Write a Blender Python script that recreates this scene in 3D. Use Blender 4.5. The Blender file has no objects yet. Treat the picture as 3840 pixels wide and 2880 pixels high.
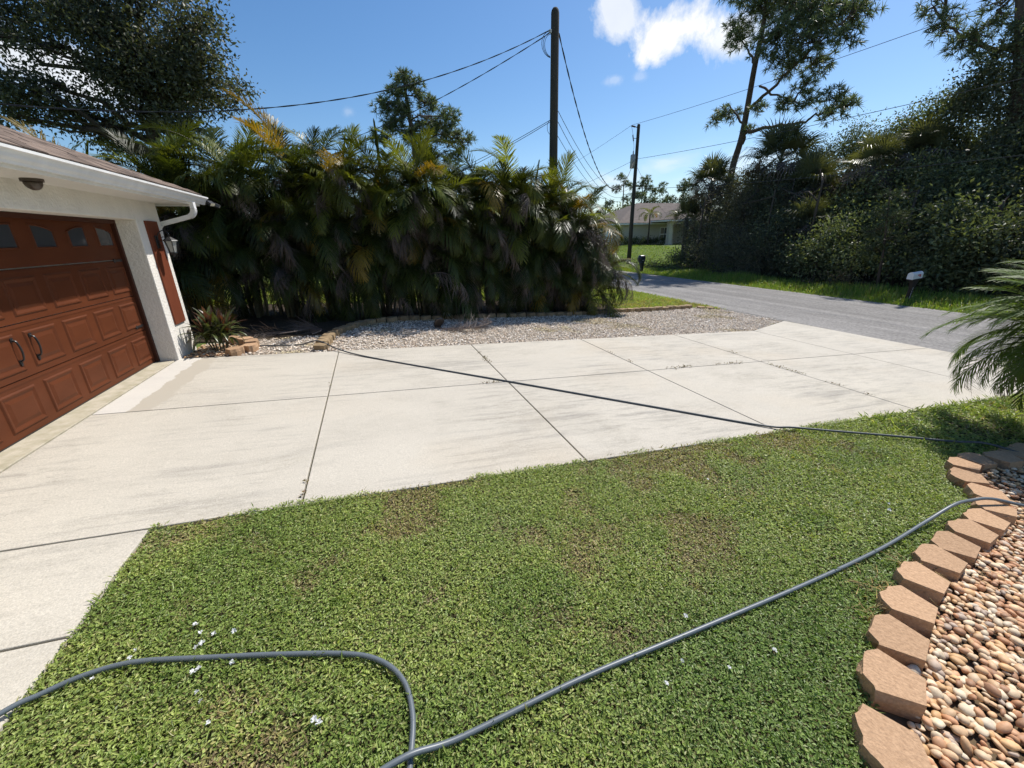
import bpy, bmesh, math, random
import numpy as np
from mathutils import Vector, Matrix

SC = bpy.context.scene
COL = SC.collection
rng = np.random.default_rng(7)
random.seed(7)
R = math.radians
SLOPE = 0.05194            # the lot falls towards the road
XROAD = 15.23              # near edge of the road
ZROAD = -0.791

# ------------------------------------------------------------------ camera
cam_d = bpy.data.cameras.new('camera')
cam = bpy.data.objects.new('camera', cam_d)
COL.objects.link(cam)
cam_d.sensor_width = 36.0
cam_d.lens = 36.0 * 1534.12 / 3840.0
cam_d.clip_start = 0.05
cam_d.clip_end = 3000.0


def look(yaw, pitch, roll):
    f = np.array([math.sin(yaw) * math.cos(pitch), math.cos(yaw) * math.cos(pitch), -math.sin(pitch)])
    r = np.array([math.cos(yaw), -math.sin(yaw), 0.0])
    d = np.cross(f, r)
    c, s = math.cos(roll), math.sin(roll)
    r2, d2 = c * r + s * d, -s * r + c * d
    return Matrix(((r2[0], -d2[0], -f[0]), (r2[1], -d2[1], -f[1]), (r2[2], -d2[2], -f[2])))


cam.matrix_world = Matrix.Translation((3.47, 0.0, 1.792)) @ look(R(18.181), R(19.866), R(1.256)).to_4x4()
SC.camera = cam
SC.render.resolution_x, SC.render.resolution_y = 1024, 768
SC.cycles.use_denoising = True
SC.cycles.max_bounces = 8
SC.cycles.transparent_max_bounces = 8
SC.cycles.use_adaptive_sampling = True
SC.cycles.adaptive_threshold = 0.02

# ------------------------------------------------------------------ sun and sky
SUN = Vector((0.667, 0.33, 1.0)).normalized()
sun_d = bpy.data.lights.new('sun', 'SUN')
sun_d.energy = 5.0
sun_d.angle = R(0.53)
sun_d.color = (1.0, 0.955, 0.89)
sun = bpy.data.objects.new('sun', sun_d)
COL.objects.link(sun)
sun.rotation_euler = SUN.to_track_quat('Z', 'Y').to_euler()
sun.location = (20, 12, 30)

world = bpy.data.worlds.new('World')
SC.world = world
world.use_nodes = True
SC.view_settings.view_transform = 'Standard'
SC.view_settings.look = 'None'
SC.view_settings.exposure = 0.25
SC.view_settings.gamma = 1.0
SC.view_settings.use_curve_mapping = False


def build_world():
    nt = world.node_tree
    N, L = nt.nodes, nt.links
    N.clear()
    out = N.new('ShaderNodeOutputWorld')
    bg = N.new('ShaderNodeBackground')
    sky = N.new('ShaderNodeTexSky')
    sky.sky_type = 'NISHITA'
    sky.sun_disc = False
    sky.sun_elevation = math.asin(SUN.z)
    sky.sun_rotation = math.atan2(SUN.x, SUN.y)
    sky.altitude = 0.0
    sky.air_density = 1.0
    sky.dust_density = 0.55
    sky.ozone_density = 3.5
    bg.inputs['Strength'].default_value = 0.088
    tc = N.new('ShaderNodeTexCoord')

    def math_(op, a, b=None, c=None, clamp=False):
        n = N.new('ShaderNodeMath')
        n.operation = op
        n.use_clamp = clamp
        for i, v in enumerate((a, b, c)):
            if v is None:
                continue
            if isinstance(v, (int, float)):
                n.inputs[i].default_value = v
            else:
                L.new(v, n.inputs[i])
        return n.outputs[0]

    def dot(vec):
        n = N.new('ShaderNodeVectorMath')
        n.operation = 'DOT_PRODUCT'
        L.new(tc.outputs['Generated'], n.inputs[0])
        n.inputs[1].default_value = vec
        return n.outputs['Value']

    def noise(scale, detail, rough, dist=0.0, sz=1.0):
        mp = N.new('ShaderNodeMapping')
        mp.inputs['Scale'].default_value = (1, 1, sz)
        L.new(tc.outputs['Generated'], mp.inputs['Vector'])
        n = N.new('ShaderNodeTexNoise')
        n.inputs['Scale'].default_value = scale
        n.inputs['Detail'].default_value = detail
        n.inputs['Roughness'].default_value = rough
        n.inputs['Distortion'].default_value = dist
        L.new(mp.outputs[0], n.inputs['Vector'])
        return n.outputs['Fac']

    nz = noise(9.0, 9.0, 0.62, 0.25)
    nz2 = noise(7.0, 8.0, 0.6, 0.6, 3.0)
    # direction, angular half-width, half-height, tilt, density, edge softness, streaky
    clouds = [((0.575, 0.745, 0.338), 0.105, 0.050, 0.02, 0.95, 0.5, False),
              ((0.475, 0.80, 0.362), 0.05, 0.045, 0.0, 0.75, 0.55, False),
              ((0.645, 0.70, 0.315), 0.055, 0.045, 0.0, 0.85, 0.6, False),
              ((0.49, 0.82, 0.278), 0.022, 0.012, 0.0, 0.5, 0.7, False),
              ((0.53, 0.80, 0.278), 0.02, 0.012, 0.0, 0.45, 0.7, False),
              ((0.0, 0.973, 0.232), 0.02, 0.012, 0.0, 0.4, 0.7, False),
              ((0.60, 0.79, 0.135), 0.13, 0.03, 0.25, 0.6, 0.9, True),
              ((0.53, 0.84, 0.10), 0.10, 0.035, 0.2, 0.65, 0.9, True),
              ((0.70, 0.70, 0.12), 0.12, 0.05, 0.1, 0.6, 0.8, True),
              ((-0.40, 0.885, 0.25), 0.10, 0.045, -0.25, 0.8, 0.6, False),
              ((0.95, -0.25, 0.25), 0.20, 0.08, 0.0, 0.8, 0.5, False),
              ((-0.9, 0.1, 0.35), 0.25, 0.1, 0.0, 0.9, 0.5, False),
              ((-0.2, -0.9, 0.3), 0.25, 0.1, 0.0, 0.9, 0.5, False),
              ((0.6, -0.7, 0.25), 0.2, 0.08, 0.0, 0.8, 0.5, False)]
    total = None
    for c, su, sv, tilt, dens, soft, streak in clouds:
        c = Vector(c).normalized()
        r = c.cross(Vector((0, 0, 1))).normalized()
        u = r.cross(c)
        r, u = r * math.cos(tilt) + u * math.sin(tilt), u * math.cos(tilt) - r * math.sin(tilt)
        dc = math_('MAXIMUM', dot(c), 0.05)
        a = math_('DIVIDE', dot(r / su), dc)
        b = math_('DIVIDE', dot(u / sv), dc)
        d2 = math_('ADD', math_('MULTIPLY', a, a), math_('MULTIPLY', b, b))
        d = math_('SQRT', d2)
        n = nz2 if streak else nz
        v = math_('ADD', math_('SUBTRACT', 1.0, d), math_('MULTIPLY', math_('SUBTRACT', n, 0.5), 3.2))
        m = math_('MULTIPLY', math_('DIVIDE', v, soft, clamp=True), dens)
        m = math_('MULTIPLY', m, m) if soft > 0.65 else m
        total = m if total is None else math_('MAXIMUM', total, m)
    mix = N.new('ShaderNodeMix')
    mix.data_type = 'RGBA'
    L.new(total, mix.inputs['Factor'])
    hs = N.new('ShaderNodeHueSaturation')
    hs.inputs['Saturation'].default_value = 1.2
    hs.inputs['Value'].default_value = 1.3
    L.new(sky.outputs['Color'], hs.inputs['Color'])
    L.new(hs.outputs[0], mix.inputs['A'])
    shade = N.new('ShaderNodeMix')
    shade.data_type = 'RGBA'
    shade.inputs['A'].default_value = (8.6, 8.9, 9.3, 1)
    shade.inputs['B'].default_value = (11.5, 11.4, 11.2, 1)
    L.new(noise(14.0, 5.0, 0.5), shade.inputs['Factor'])
    L.new(shade.outputs['Result'], mix.inputs['B'])
    L.new(mix.outputs['Result'], bg.inputs['Color'])
    L.new(bg.outputs[0], out.inputs['Surface'])


build_world()


# ------------------------------------------------------------------ helpers
def smooth(t):
    t = np.clip(t, 0, 1)
    return t * t * (3 - 2 * t)


def terr(x, y):
    x = np.asarray(x, float)
    y = np.asarray(y, float)
    z = -SLOPE * np.clip(x, 0.0, XROAD)
    rise = 1.30 * smooth((x - 21.3) / 11.0) * smooth((y - 21.0) / 19.0)
    return z + rise


def T(x, y):
    return float(terr(x, y))


class MB:
    """collects vertices, faces and vertex colours for one mesh"""

    def __init__(s):
        s.v, s.f, s.c, s.n = [], [], [], 0

    def add(s, v, f, col=(1, 1, 1)):
        v = np.asarray(v, float).reshape(-1, 3)
        f = np.asarray(f, int)
        s.v.append(v)
        s.f.append(f + s.n)
        c = np.asarray(col, float)
        if c.ndim == 1:
            c = np.tile(c, (len(v), 1))
        s.c.append(c[:, :3])
        s.n += len(v)
        return s

    def faces(s, v, fl, col=(1, 1, 1)):
        k = {}
        for f in fl:
            k.setdefault(len(f), []).append(f)
        base = s.n
        v = np.asarray(v, float).reshape(-1, 3)
        s.v.append(v)
        c = np.asarray(col, float)
        s.c.append(np.tile(c, (len(v), 1)) if c.ndim == 1 else c)
        for ff in k.values():
            s.f.append(np.asarray(ff, int) + base)
        s.n += len(v)
        return s

    def box(s, lo, hi, col=(1, 1, 1)):
        (a, b, c), (d, e, f) = lo, hi
        v = [(a, b, c), (d, b, c), (d, e, c), (a, e, c), (a, b, f), (d, b, f), (d, e, f), (a, e, f)]
        q = [(0, 3, 2, 1), (4, 5, 6, 7), (0, 1, 5, 4), (1, 2, 6, 5), (2, 3, 7, 6), (3, 0, 4, 7)]
        return s.add(v, q, col)

    def prism(s, poly, z0, z1, col=(1, 1, 1)):
        n = len(poly)
        z0 = [z0] * n if np.isscalar(z0) else z0
        z1 = [z1] * n if np.isscalar(z1) else z1
        v = [(p[0], p[1], a) for p, a in zip(poly, z0)] + [(p[0], p[1], a) for p, a in zip(poly, z1)]
        f = [tuple(range(n - 1, -1, -1)), tuple(range(n, 2 * n))]
        f += [(i, (i + 1) % n, n + (i + 1) % n, n + i) for i in range(n)]
        return s.faces(v, f, col)

    def tube(s, pts, rad, sides=8, col=(1, 1, 1), cap=True):
        P = np.asarray(pts, float)
        n = len(P)
        rad = np.full(n, rad) if np.isscalar(rad) else np.asarray(rad, float)
        t = np.gradient(P, axis=0)
        t /= np.linalg.norm(t, axis=1)[:, None] + 1e-9
        ref = np.array([0, 0, 1.0]) if abs(t[0][2]) < 0.9 else np.array([1.0, 0, 0])
        u = np.cross(t[0], ref)
        u /= np.linalg.norm(u)
        V = []
        a = np.linspace(0, 2 * math.pi, sides, endpoint=False)
        for i in range(n):
            u = u - t[i] * (u @ t[i])
            u /= np.linalg.norm(u) + 1e-9
            w = np.cross(t[i], u)
            V.append(P[i] + rad[i] * (np.cos(a)[:, None] * u + np.sin(a)[:, None] * w))
        V = np.concatenate(V)
        i = np.arange(n - 1)[:, None] * sides
        j = np.arange(sides)[None, :]
        k = (j + 1) % sides
        q = np.stack([i + j, i + k, i + sides + k, i + sides + j], -1).reshape(-1, 4)
        base = s.n
        s.add(V, q, col)
        if cap:
            s.f.append(np.array([[base + x for x in range(sides - 1, -1, -1)]]))
            s.f.append(np.array([[base + (n - 1) * sides + x for x in range(sides)]]))
        return s

    def mesh(s, name, smooth_=False):
        me = bpy.data.meshes.new(name)
        V = np.concatenate(s.v) if s.v else np.zeros((0, 3))
        me.vertices.add(len(V))
        me.vertices.foreach_set('co', V.astype(np.float32).ravel())
        loops = np.concatenate([f.ravel() for f in s.f]).astype(np.int32)
        tot = np.concatenate([np.full(len(f), f.shape[1]) for f in s.f]).astype(np.int32)
        me.loops.add(len(loops))
        me.loops.foreach_set('vertex_index', loops)
        me.polygons.add(len(tot))
        start = np.concatenate([[0], np.cumsum(tot)[:-1]]).astype(np.int32)
        me.polygons.foreach_set('loop_start', start)
        me.polygons.foreach_set('loop_total', tot)
        me.polygons.foreach_set('use_smooth', np.full(len(tot), bool(smooth_)))
        ca = me.color_attributes.new('Col', 'FLOAT_COLOR', 'POINT')
        C = np.concatenate(s.c)
        C = np.concatenate([C, np.ones((len(C), 1))], 1)
        ca.data.foreach_set('color', C.astype(np.float32).ravel())
        me.update(calc_edges=True)
        return me

    def build(s, name, mat, parent=None, loc=None, smooth_=False, bevel=0.0):
        me = s.mesh(name, smooth_)
        me.materials.append(mat)
        return link(name, me, parent, loc, bevel)


def link(name, me, parent=None, loc=None, bevel=0.0):
    o = bpy.data.objects.new(name, me)
    COL.objects.link(o)
    if loc is not None:
        o.location = loc
    if parent is not None:
        o.parent = parent
    if bevel:
        m = o.modifiers.new('bevel', 'BEVEL')
        m.width = bevel
        m.segments = 2
        m.limit_method = 'ANGLE'
        m.angle_limit = R(40)
    return o


def tag(o, label=None, cat=None, group=None, kind=None):
    for k, v in (('label', label), ('category', cat), ('group', group), ('kind', kind)):
        if v:
            o[k] = v
    return o


def empty(name, loc=(0, 0, 0), label=None, cat=None, group=None, rz=0.0):
    o = bpy.data.objects.new(name, None)
    COL.objects.link(o)
    o.location = loc
    o.rotation_euler = (0, 0, rz)
    o.empty_display_size = 0.1
    return tag(o, label, cat, group)


def curve_pts(P, n=8):
    """Catmull-Rom through the points"""
    P = np.asarray(P, float)
    Q = np.vstack([2 * P[0] - P[1], P, 2 * P[-1] - P[-2]])
    out = []
    for i in range(1, len(Q) - 2):
        for t in np.linspace(0, 1, n, endpoint=False):
            a, b, c, d = Q[i - 1], Q[i], Q[i + 1], Q[i + 2]
            out.append(0.5 * (2 * b + (c - a) * t + (2 * a - 5 * b + 4 * c - d) * t * t + (3 * b - a - 3 * c + d) * t ** 3))
    out.append(P[-1])
    return np.array(out)


def inpoly(x, y, poly):
    x = np.asarray(x)
    y = np.asarray(y)
    ins = np.zeros(x.shape, bool)
    n = len(poly)
    for i in range(n):
        x1, y1 = poly[i]
        x2, y2 = poly[(i + 1) % n]
        c = ((y1 > y) != (y2 > y)) & (x < (x2 - x1) * (y - y1) / ((y2 - y1) if y2 != y1 else 1e-9) + x1)
        ins ^= c
    return ins


# ------------------------------------------------------------------ materials
def mat(name, col=(0.5, 0.5, 0.5), rough=0.7, spec=0.5, metal=0.0, bump=0.0, bscale=60.0, var=0.0, vscale=3.0, vcol=False,
        stretch=(1, 1, 1), dark=None, bdist=0.01, trans=0.0, tcol=None, coat=0.0, jitter=0.0):
    m = bpy.data.materials.new(name)
    m.use_nodes = True
    nt = m.node_tree
    N, L = nt.nodes, nt.links
    p = N['Principled BSDF']
    out = N['Material Output']
    p.inputs['Roughness'].default_value = rough
    p.inputs['Metallic'].default_value = metal
    p.inputs['Specular IOR Level'].default_value = spec
    p.inputs['Coat Weight'].default_value = coat
    tc = N.new('ShaderNodeTexCoord')
    mp = N.new('ShaderNodeMapping')
    mp.inputs['Scale'].default_value = stretch
    geo = N.new('ShaderNodeNewGeometry')
    L.new(geo.outputs['Position'], mp.inputs['Vector'])
    cur = None
    if vcol:
        a = N.new('ShaderNodeVertexColor')
        a.layer_name = 'Col'
        cur = a.outputs['Color']
        if col != (1, 1, 1):
            x = N.new('ShaderNodeMix')
            x.data_type = 'RGBA'
            x.blend_type = 'MULTIPLY'
            x.inputs['Factor'].default_value = 1
            L.new(cur, x.inputs['A'])
            x.inputs['B'].default_value = (*col, 1)
            cur = x.outputs['Result']
    else:
        rgb = N.new('ShaderNodeRGB')
        rgb.outputs[0].default_value = (*col, 1)
        cur = rgb.outputs[0]
    if var:
        n = N.new('ShaderNodeTexNoise')
        n.inputs['Scale'].default_value = vscale
        n.inputs['Detail'].default_value = 6
        n.inputs['Roughness'].default_value = 0.62
        L.new(mp.outputs[0], n.inputs['Vector'])
        rp = N.new('ShaderNodeMapRange')
        rp.inputs['From Min'].default_value = 0.3
        rp.inputs['From Max'].default_value = 0.7
        rp.inputs['To Min'].default_value = 0
        rp.inputs['To Max'].default_value = 1
        L.new(n.outputs['Fac'], rp.inputs['Value'])
        x = N.new('ShaderNodeMix')
        x.data_type = 'RGBA'
        dk = dark if dark else tuple(c * (1 - var) for c in col)
        if vcol and not dark:
            y = N.new('ShaderNodeMix')
            y.data_type = 'RGBA'
            y.blend_type = 'MULTIPLY'
            y.inputs['Factor'].default_value = 1
            L.new(cur, y.inputs['A'])
            y.inputs['B'].default_value = (1 - var, 1 - var, 1 - var, 1)
            L.new(y.outputs['Result'], x.inputs['A'])
        else:
            x.inputs['A'].default_value = (*dk, 1)
        L.new(cur, x.inputs['B'])
        L.new(rp.outputs[0], x.inputs['Factor'])
        cur = x.outputs['Result']
    if jitter:
        oi = N.new('ShaderNodeObjectInfo')
        hv = N.new('ShaderNodeHueSaturation')
        mr = N.new('ShaderNodeMapRange')
        mr.inputs['To Min'].default_value = 1 - jitter
        mr.inputs['To Max'].default_value = 1 + jitter
        L.new(oi.outputs['Random'], mr.inputs['Value'])
        L.new(mr.outputs[0], hv.inputs['Value'])
        L.new(cur, hv.inputs['Color'])
        cur = hv.outputs[0]
    L.new(cur, p.inputs['Base Color'])
    if bump:
        n = N.new('ShaderNodeTexNoise')
        n.inputs['Scale'].default_value = bscale
        n.inputs['Detail'].default_value = 5
        L.new(mp.outputs[0], n.inputs['Vector'])
        b = N.new('ShaderNodeBump')
        b.inputs['Strength'].default_value = bump
        b.inputs['Distance'].default_value = bdist
        L.new(n.outputs['Fac'], b.inputs['Height'])
        L.new(b.outputs[0], p.inputs['Normal'])
    if trans:
        t = N.new('ShaderNodeBsdfTranslucent')
        x = N.new('ShaderNodeMix')
        x.data_type = 'RGBA'
        x.blend_type = 'MULTIPLY'
        x.inputs['Factor'].default_value = 1
        L.new(cur, x.inputs['A'])
        x.inputs['B'].default_value = (*(tcol or (1.6, 1.5, 0.6)), 1)
        L.new(x.outputs['Result'], t.inputs['Color'])
        ms = N.new('ShaderNodeMixShader')
        ms.inputs[0].default_value = trans
        L.new(p.outputs[0], ms.inputs[1])
        L.new(t.outputs[0], ms.inputs[2])
        L.new(ms.outputs[0], out.inputs['Surface'])
    return m


def concrete(name, base=(0.535, 0.492, 0.415), patch=False):
    m = mat(name, base, rough=0.85, spec=0.25)
    nt = m.node_tree
    N, L = nt.nodes, nt.links
    p = N['Principled BSDF']
    geo = N.new('ShaderNodeNewGeometry')

    def noise(scale, stretch, detail=6, rough=0.6, dist=0.0):
        mp = N.new('ShaderNodeMapping')
        mp.inputs['Scale'].default_value = stretch
        L.new(geo.outputs['Position'], mp.inputs['Vector'])
        n = N.new('ShaderNodeTexNoise')
        n.inputs['Scale'].default_value = scale
        n.inputs['Detail'].default_value = detail
        n.inputs['Roughness'].default_value = rough
        n.inputs['Distortion'].default_value = dist
        L.new(mp.outputs[0], n.inputs['Vector'])
        return n.outputs['Fac']

    def ramp(v, a, b, lo=0.0, hi=1.0):
        r = N.new('ShaderNodeMapRange')
        r.inputs['From Min'].default_value = a
        r.inputs['From Max'].default_value = b
        r.inputs['To Min'].default_value = lo
        r.inputs['To Max'].default_value = hi
        L.new(v, r.inputs['Value'])
        return r.outputs[0]

    def mixc(f, a, b, blend='MIX'):
        x = N.new('ShaderNodeMix')
        x.data_type = 'RGBA'
        x.blend_type = blend
        if isinstance(f, float):
            x.inputs['Factor'].default_value = f
        else:
            L.new(f, x.inputs['Factor'])
        for k, v in (('A', a), ('B', b)):
            if isinstance(v, tuple):
                x.inputs[k].default_value = (*v, 1)
            else:
                L.new(v, x.inputs[k])
        return x.outputs['Result']

    def m2(op, a, b):
        n = N.new('ShaderNodeMath')
        n.operation = op
        for i, v in enumerate((a, b)):
            if isinstance(v, (int, float)):
                n.inputs[i].default_value = v
            else:
                L.new(v, n.inputs[i])
        return n.outputs[0]

    c = mixc(ramp(noise(0.9, (1, 1.4, 1), 4), 0.35, 0.7), tuple(v * 0.93 for v in base), base)
    streak = m2('MULTIPLY', ramp(noise(1.3, (0.55, 5.5, 1), 9, 0.72, 0.4), 0.49, 0.70), ramp(noise(0.7, (1, 1, 1), 3), 0.42, 0.62))
    c = mixc(m2('MULTIPLY', streak, 0.85), c, (0.25, 0.235, 0.21))
    blot = m2('MULTIPLY', ramp(noise(6.0, (0.5, 2.0, 1), 8, 0.75, 0.3), 0.5, 0.72), ramp(noise(0.35, (1, 1, 1), 2), 0.4, 0.6))
    c = mixc(m2('MULTIPLY', blot, 0.7), c, (0.27, 0.25, 0.21))
    big = m2('MULTIPLY', ramp(noise(0.8, (0.8, 1.3, 1), 5, 0.65, 0.5), 0.5, 0.68), ramp(noise(14.0, (0.6, 1.6, 1), 6, 0.75), 0.38, 0.66))
    c = mixc(m2('MULTIPLY', big, 0.62), c, (0.31, 0.28, 0.225))
    warm = ramp(noise(0.45, (1, 1, 1), 3), 0.55, 0.75)
    c = mixc(m2('MULTIPLY', warm, 0.35), c, (0.50, 0.42, 0.31))
    fine = ramp(noise(95.0, (1, 1, 1), 3, 0.7), 0.3, 0.75, 0.74, 1.16)
    cc = N.new('ShaderNodeCombineColor')
    for i in range(3):
        L.new(fine, cc.inputs[i])
    c = mixc(1.0, c, cc.outputs[0], 'MULTIPLY')
    if patch:
        sp = N.new('ShaderNodeSeparateXYZ')
        L.new(geo.outputs['Position'], sp.inputs[0])
        wob = m2('ADD', sp.outputs['X'], m2('MULTIPLY', m2('SUBTRACT', noise(2.2, (1, 1, 1), 6, 0.65), 0.5), 0.26))
        wob2 = m2('ADD', sp.outputs['X'], m2('MULTIPLY', m2('SUBTRACT', noise(3.0, (1, 0.6, 1), 7, 0.75), 0.5), 0.42))
        white = ramp(wob, 0.58, 0.57)
        c = mixc(m2('MULTIPLY', white, 0.6), c, (0.585, 0.56, 0.52))
        g = m2('MULTIPLY', ramp(wob, 0.565, 0.58), ramp(wob2, 0.86, 0.84))
        c = mixc(m2('MULTIPLY', g, 0.95), c, (0.40, 0.36, 0.295))
    L.new(c, p.inputs['Base Color'])
    b = N.new('ShaderNodeBump')
    b.inputs['Strength'].default_value = 0.5
    b.inputs['Distance'].default_value = 0.004
    L.new(noise(110.0, (1, 1, 1), 4, 0.7), b.inputs['Height'])
    L.new(b.outputs[0], p.inputs['Normal'])
    return m


M = {}
M['concrete'] = concrete('driveway_concrete')
M['concrete_patch'] = concrete('driveway_concrete_patched', patch=True)
M['apron'] = mat('apron_concrete', (0.50, 0.45, 0.36), 0.9, 0.2, bump=0.5, bscale=70, var=0.4, vscale=7, dark=(0.33, 0.30, 0.21))
M['asphalt'] = mat('asphalt', (0.31, 0.295, 0.275), 0.88, 0.25, bump=0.8, bscale=26, var=0.5, vscale=16, dark=(0.15, 0.142, 0.133), bdist=0.02)
M['soil'] = mat('soil', (0.16, 0.115, 0.07), 0.95, 0.1, bump=0.7, bscale=40, var=0.5, vscale=9)
M['lawn_ground'] = mat('lawn_ground', (0.135, 0.19, 0.045), 0.95, 0.15, bump=1.0, bscale=28, var=0.5, vscale=5.0, dark=(0.085, 0.115, 0.03), bdist=0.05)
M['thatch'] = mat('thatch', (0.085, 0.085, 0.035), 0.95, 0.1, bump=0.8, bscale=50, var=0.5, vscale=8, dark=(0.055, 0.042, 0.025))
M['litter'] = mat('leaf_litter', (0.085, 0.065, 0.045), 0.95, 0.1, bump=1.0, bscale=30, var=0.5, vscale=12, bdist=0.04)
M['stucco'] = mat('stucco', (0.76, 0.725, 0.66), 0.9, 0.2, bump=0.8, bscale=34, var=0.10, vscale=1.4, bdist=0.016)
M['door'] = mat('door_brown', (0.112, 0.033, 0.013), 0.5, 0.14, bump=0.15, bscale=60, var=0.28, vscale=1.6, stretch=(1, 1, 2.5))
M['trim'] = mat('trim_brown', (0.06, 0.02, 0.012), 0.5, 0.2, var=0.2)
M['shutter'] = mat('shutter_brown', (0.165, 0.046, 0.022), 0.55, 0.2, bump=0.15, bscale=30, var=0.2, vscale=5, stretch=(1, 4, .6))
M['white'] = mat('white_metal', (0.78, 0.78, 0.77), 0.35, 0.5, var=0.05, vscale=6)
M['soffit'] = mat('soffit_vinyl', (0.72, 0.70, 0.66), 0.55, 0.4, var=0.05, vscale=3)
M['black'] = mat('black_metal', (0.018, 0.018, 0.02), 0.4, 0.5, var=0.2, vscale=20)
M['bronze'] = mat('bronze_plastic', (0.06, 0.045, 0.035), 0.35, 0.5)
M['glass_dark'] = mat('window_glass', (0.045, 0.047, 0.052), 0.15, 0.5)
M['glass'] = mat('lantern_glass', (0.45, 0.45, 0.42), 0.15, 0.6, trans=0.3, tcol=(1, 1, 1))
M['led'] = mat('floodlight_lens', (0.75, 0.70, 0.52), 0.3, 0.5)
M['shingle'] = mat('shingle', (0.20, 0.150, 0.118), 0.92, 0.2, bump=0.8, bscale=120, var=0.45, vscale=14, jitter=0.4, bdist=0.006)
M['block'] = mat('edging_block', (0.51, 0.33, 0.20), 0.92, 0.15, bump=1.0, bscale=75, var=0.28, vscale=60, dark=(0.35, 0.22, 0.13), jitter=0.12, bdist=0.006)
M['block_tan'] = mat('edging_block_tan', (0.36, 0.26, 0.15), 0.9, 0.2, bump=0.7, bscale=90, var=0.4, vscale=9, jitter=0.15, bdist=0.006)
M['pebble'] = mat('pebble', (1.2, 1.16, 1.1), 0.6, 0.35, vcol=True, var=0.3, vscale=45, bump=0.2, bscale=80, bdist=0.004)
M['shell'] = mat('shell_gravel', (1, 1, 1), 0.8, 0.3, vcol=True)
M['gravel_bed'] = mat('gravel_bed', (0.47, 0.41, 0.34), 0.95, 0.2, bump=1.0, bscale=38, var=0.75, vscale=30, dark=(0.14, 0.115, 0.085), bdist=0.03)
M['hose'] = mat('hose_rubber', (0.115, 0.135, 0.15), 0.4, 0.5, var=0.12, vscale=30)
M['hose_dark'] = mat('hose_rubber_dark', (0.075, 0.085, 0.09), 0.42, 0.5, var=0.12, vscale=30)
M['grass'] = mat('lawn_leaf', (1, 1, 1), 0.46, 0.4, vcol=True, trans=0.32, tcol=(1.3, 1.35, 0.5))
M['blade'] = mat('grass_blade', (1, 1, 1), 0.5, 0.35, vcol=True, trans=0.4, tcol=(1.4, 1.4, 0.5))
M['flower'] = mat('flower_white', (0.8, 0.8, 0.8), 0.6, 0.3, trans=0.3, tcol=(1, 1, 1))
M['leaf'] = mat('leaf', (1, 1, 1), 0.5, 0.3, vcol=True, trans=0.25, tcol=(1.5, 1.6, 0.5))
M['needle'] = mat('pine_needle', (1, 1, 1), 0.5, 0.4, vcol=True, trans=0.3, tcol=(1.2, 1.3, 0.6))
M['palm_green'] = mat('palm_frond_green', (0.038, 0.052, 0.012), 0.42, 0.25, jitter=0.5, trans=0.24, tcol=(2.0, 1.9, 0.4))
M['palm_light'] = mat('palm_frond_light_green', (0.11, 0.13, 0.025), 0.4, 0.3, jitter=0.35, trans=0.36, tcol=(1.9, 1.8, 0.5))  # on tall hedge canes this paler green paints in the sunlit top
M['palm_yellow'] = mat('palm_frond_yellow', (0.20, 0.15, 0.025), 0.4, 0.4, jitter=0.35, trans=0.38, tcol=(1.6, 1.3, 0.35))
M['palm_dead'] = mat('palm_frond_dead', (0.15, 0.122, 0.105), 0.75, 0.25, jitter=0.45, trans=0.15, tcol=(1.2, 1.0, 0.8))
M['palm_cane'] = mat('palm_cane', (0.13, 0.115, 0.06), 0.6, 0.4, var=0.45, vscale=9, stretch=(1, 1, 3))
M['sabal'] = mat('sabal_frond', (0.088, 0.098, 0.05), 0.4, 0.5, jitter=0.35, trans=0.25, tcol=(1.7, 1.6, 0.5))
M['date'] = mat('date_palm_frond', (0.10, 0.155, 0.03), 0.5, 0.22, jitter=0.2, trans=0.42, tcol=(1.7, 1.7, 0.5))
M['bark'] = mat('bark', (0.105, 0.083, 0.066), 0.95, 0.15, bump=1.0, bscale=14, var=0.5, vscale=7, stretch=(1, 1, 0.35), bdist=0.04)
M['pine_bark'] = mat('pine_bark', (0.14, 0.098, 0.074), 0.95, 0.15, bump=1.0, bscale=12, var=0.55, vscale=6, stretch=(1, 1, 0.4), bdist=0.04)
M['pole'] = mat('weathered_pole', (0.078, 0.07, 0.057), 0.9, 0.2, bump=0.8, bscale=40, var=0.45, vscale=18, stretch=(1, 1, 0.06), bdist=0.02)
M['wire'] = mat('wire_black', (0.035, 0.036, 0.04), 0.6, 0.3)
M['transformer'] = mat('transformer_grey', (0.36, 0.37, 0.37), 0.5, 0.4, var=0.15)
M['insulator'] = mat('insulator', (0.12, 0.09, 0.08), 0.3, 0.5)
M['mail_white'] = mat('mailbox_white', (0.72, 0.73, 0.75), 0.4, 0.5, var=0.08, vscale=9)
M['mail_black'] = mat('mailbox_black', (0.022, 0.023, 0.027), 0.35, 0.5)
M['post_dark'] = mat('dark_post', (0.045, 0.033, 0.03), 0.7, 0.3, var=0.3, vscale=12)
M['red'] = mat('flag_red', (0.45, 0.03, 0.035), 0.5, 0.4)
M['number'] = mat('number_white', (0.7, 0.7, 0.72), 0.5, 0.4)
M['house_wall'] = mat('cream_stucco', (0.50, 0.46, 0.37), 0.9, 0.2, bump=0.3, bscale=20, var=0.06)
M['house_roof'] = mat('far_shingle', (0.165, 0.138, 0.122), 0.95, 0.2, var=0.35, vscale=2.2, bump=0.5, bscale=14)
M['kettle'] = mat('kettle_red', (0.10, 0.03, 0.03), 0.3, 0.5)
M['ti'] = mat('ti_leaf', (0.07, 0.09, 0.03), 0.33, 0.55, jitter=0.3, trans=0.25, tcol=(1.6, 1.4, 0.6))
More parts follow.
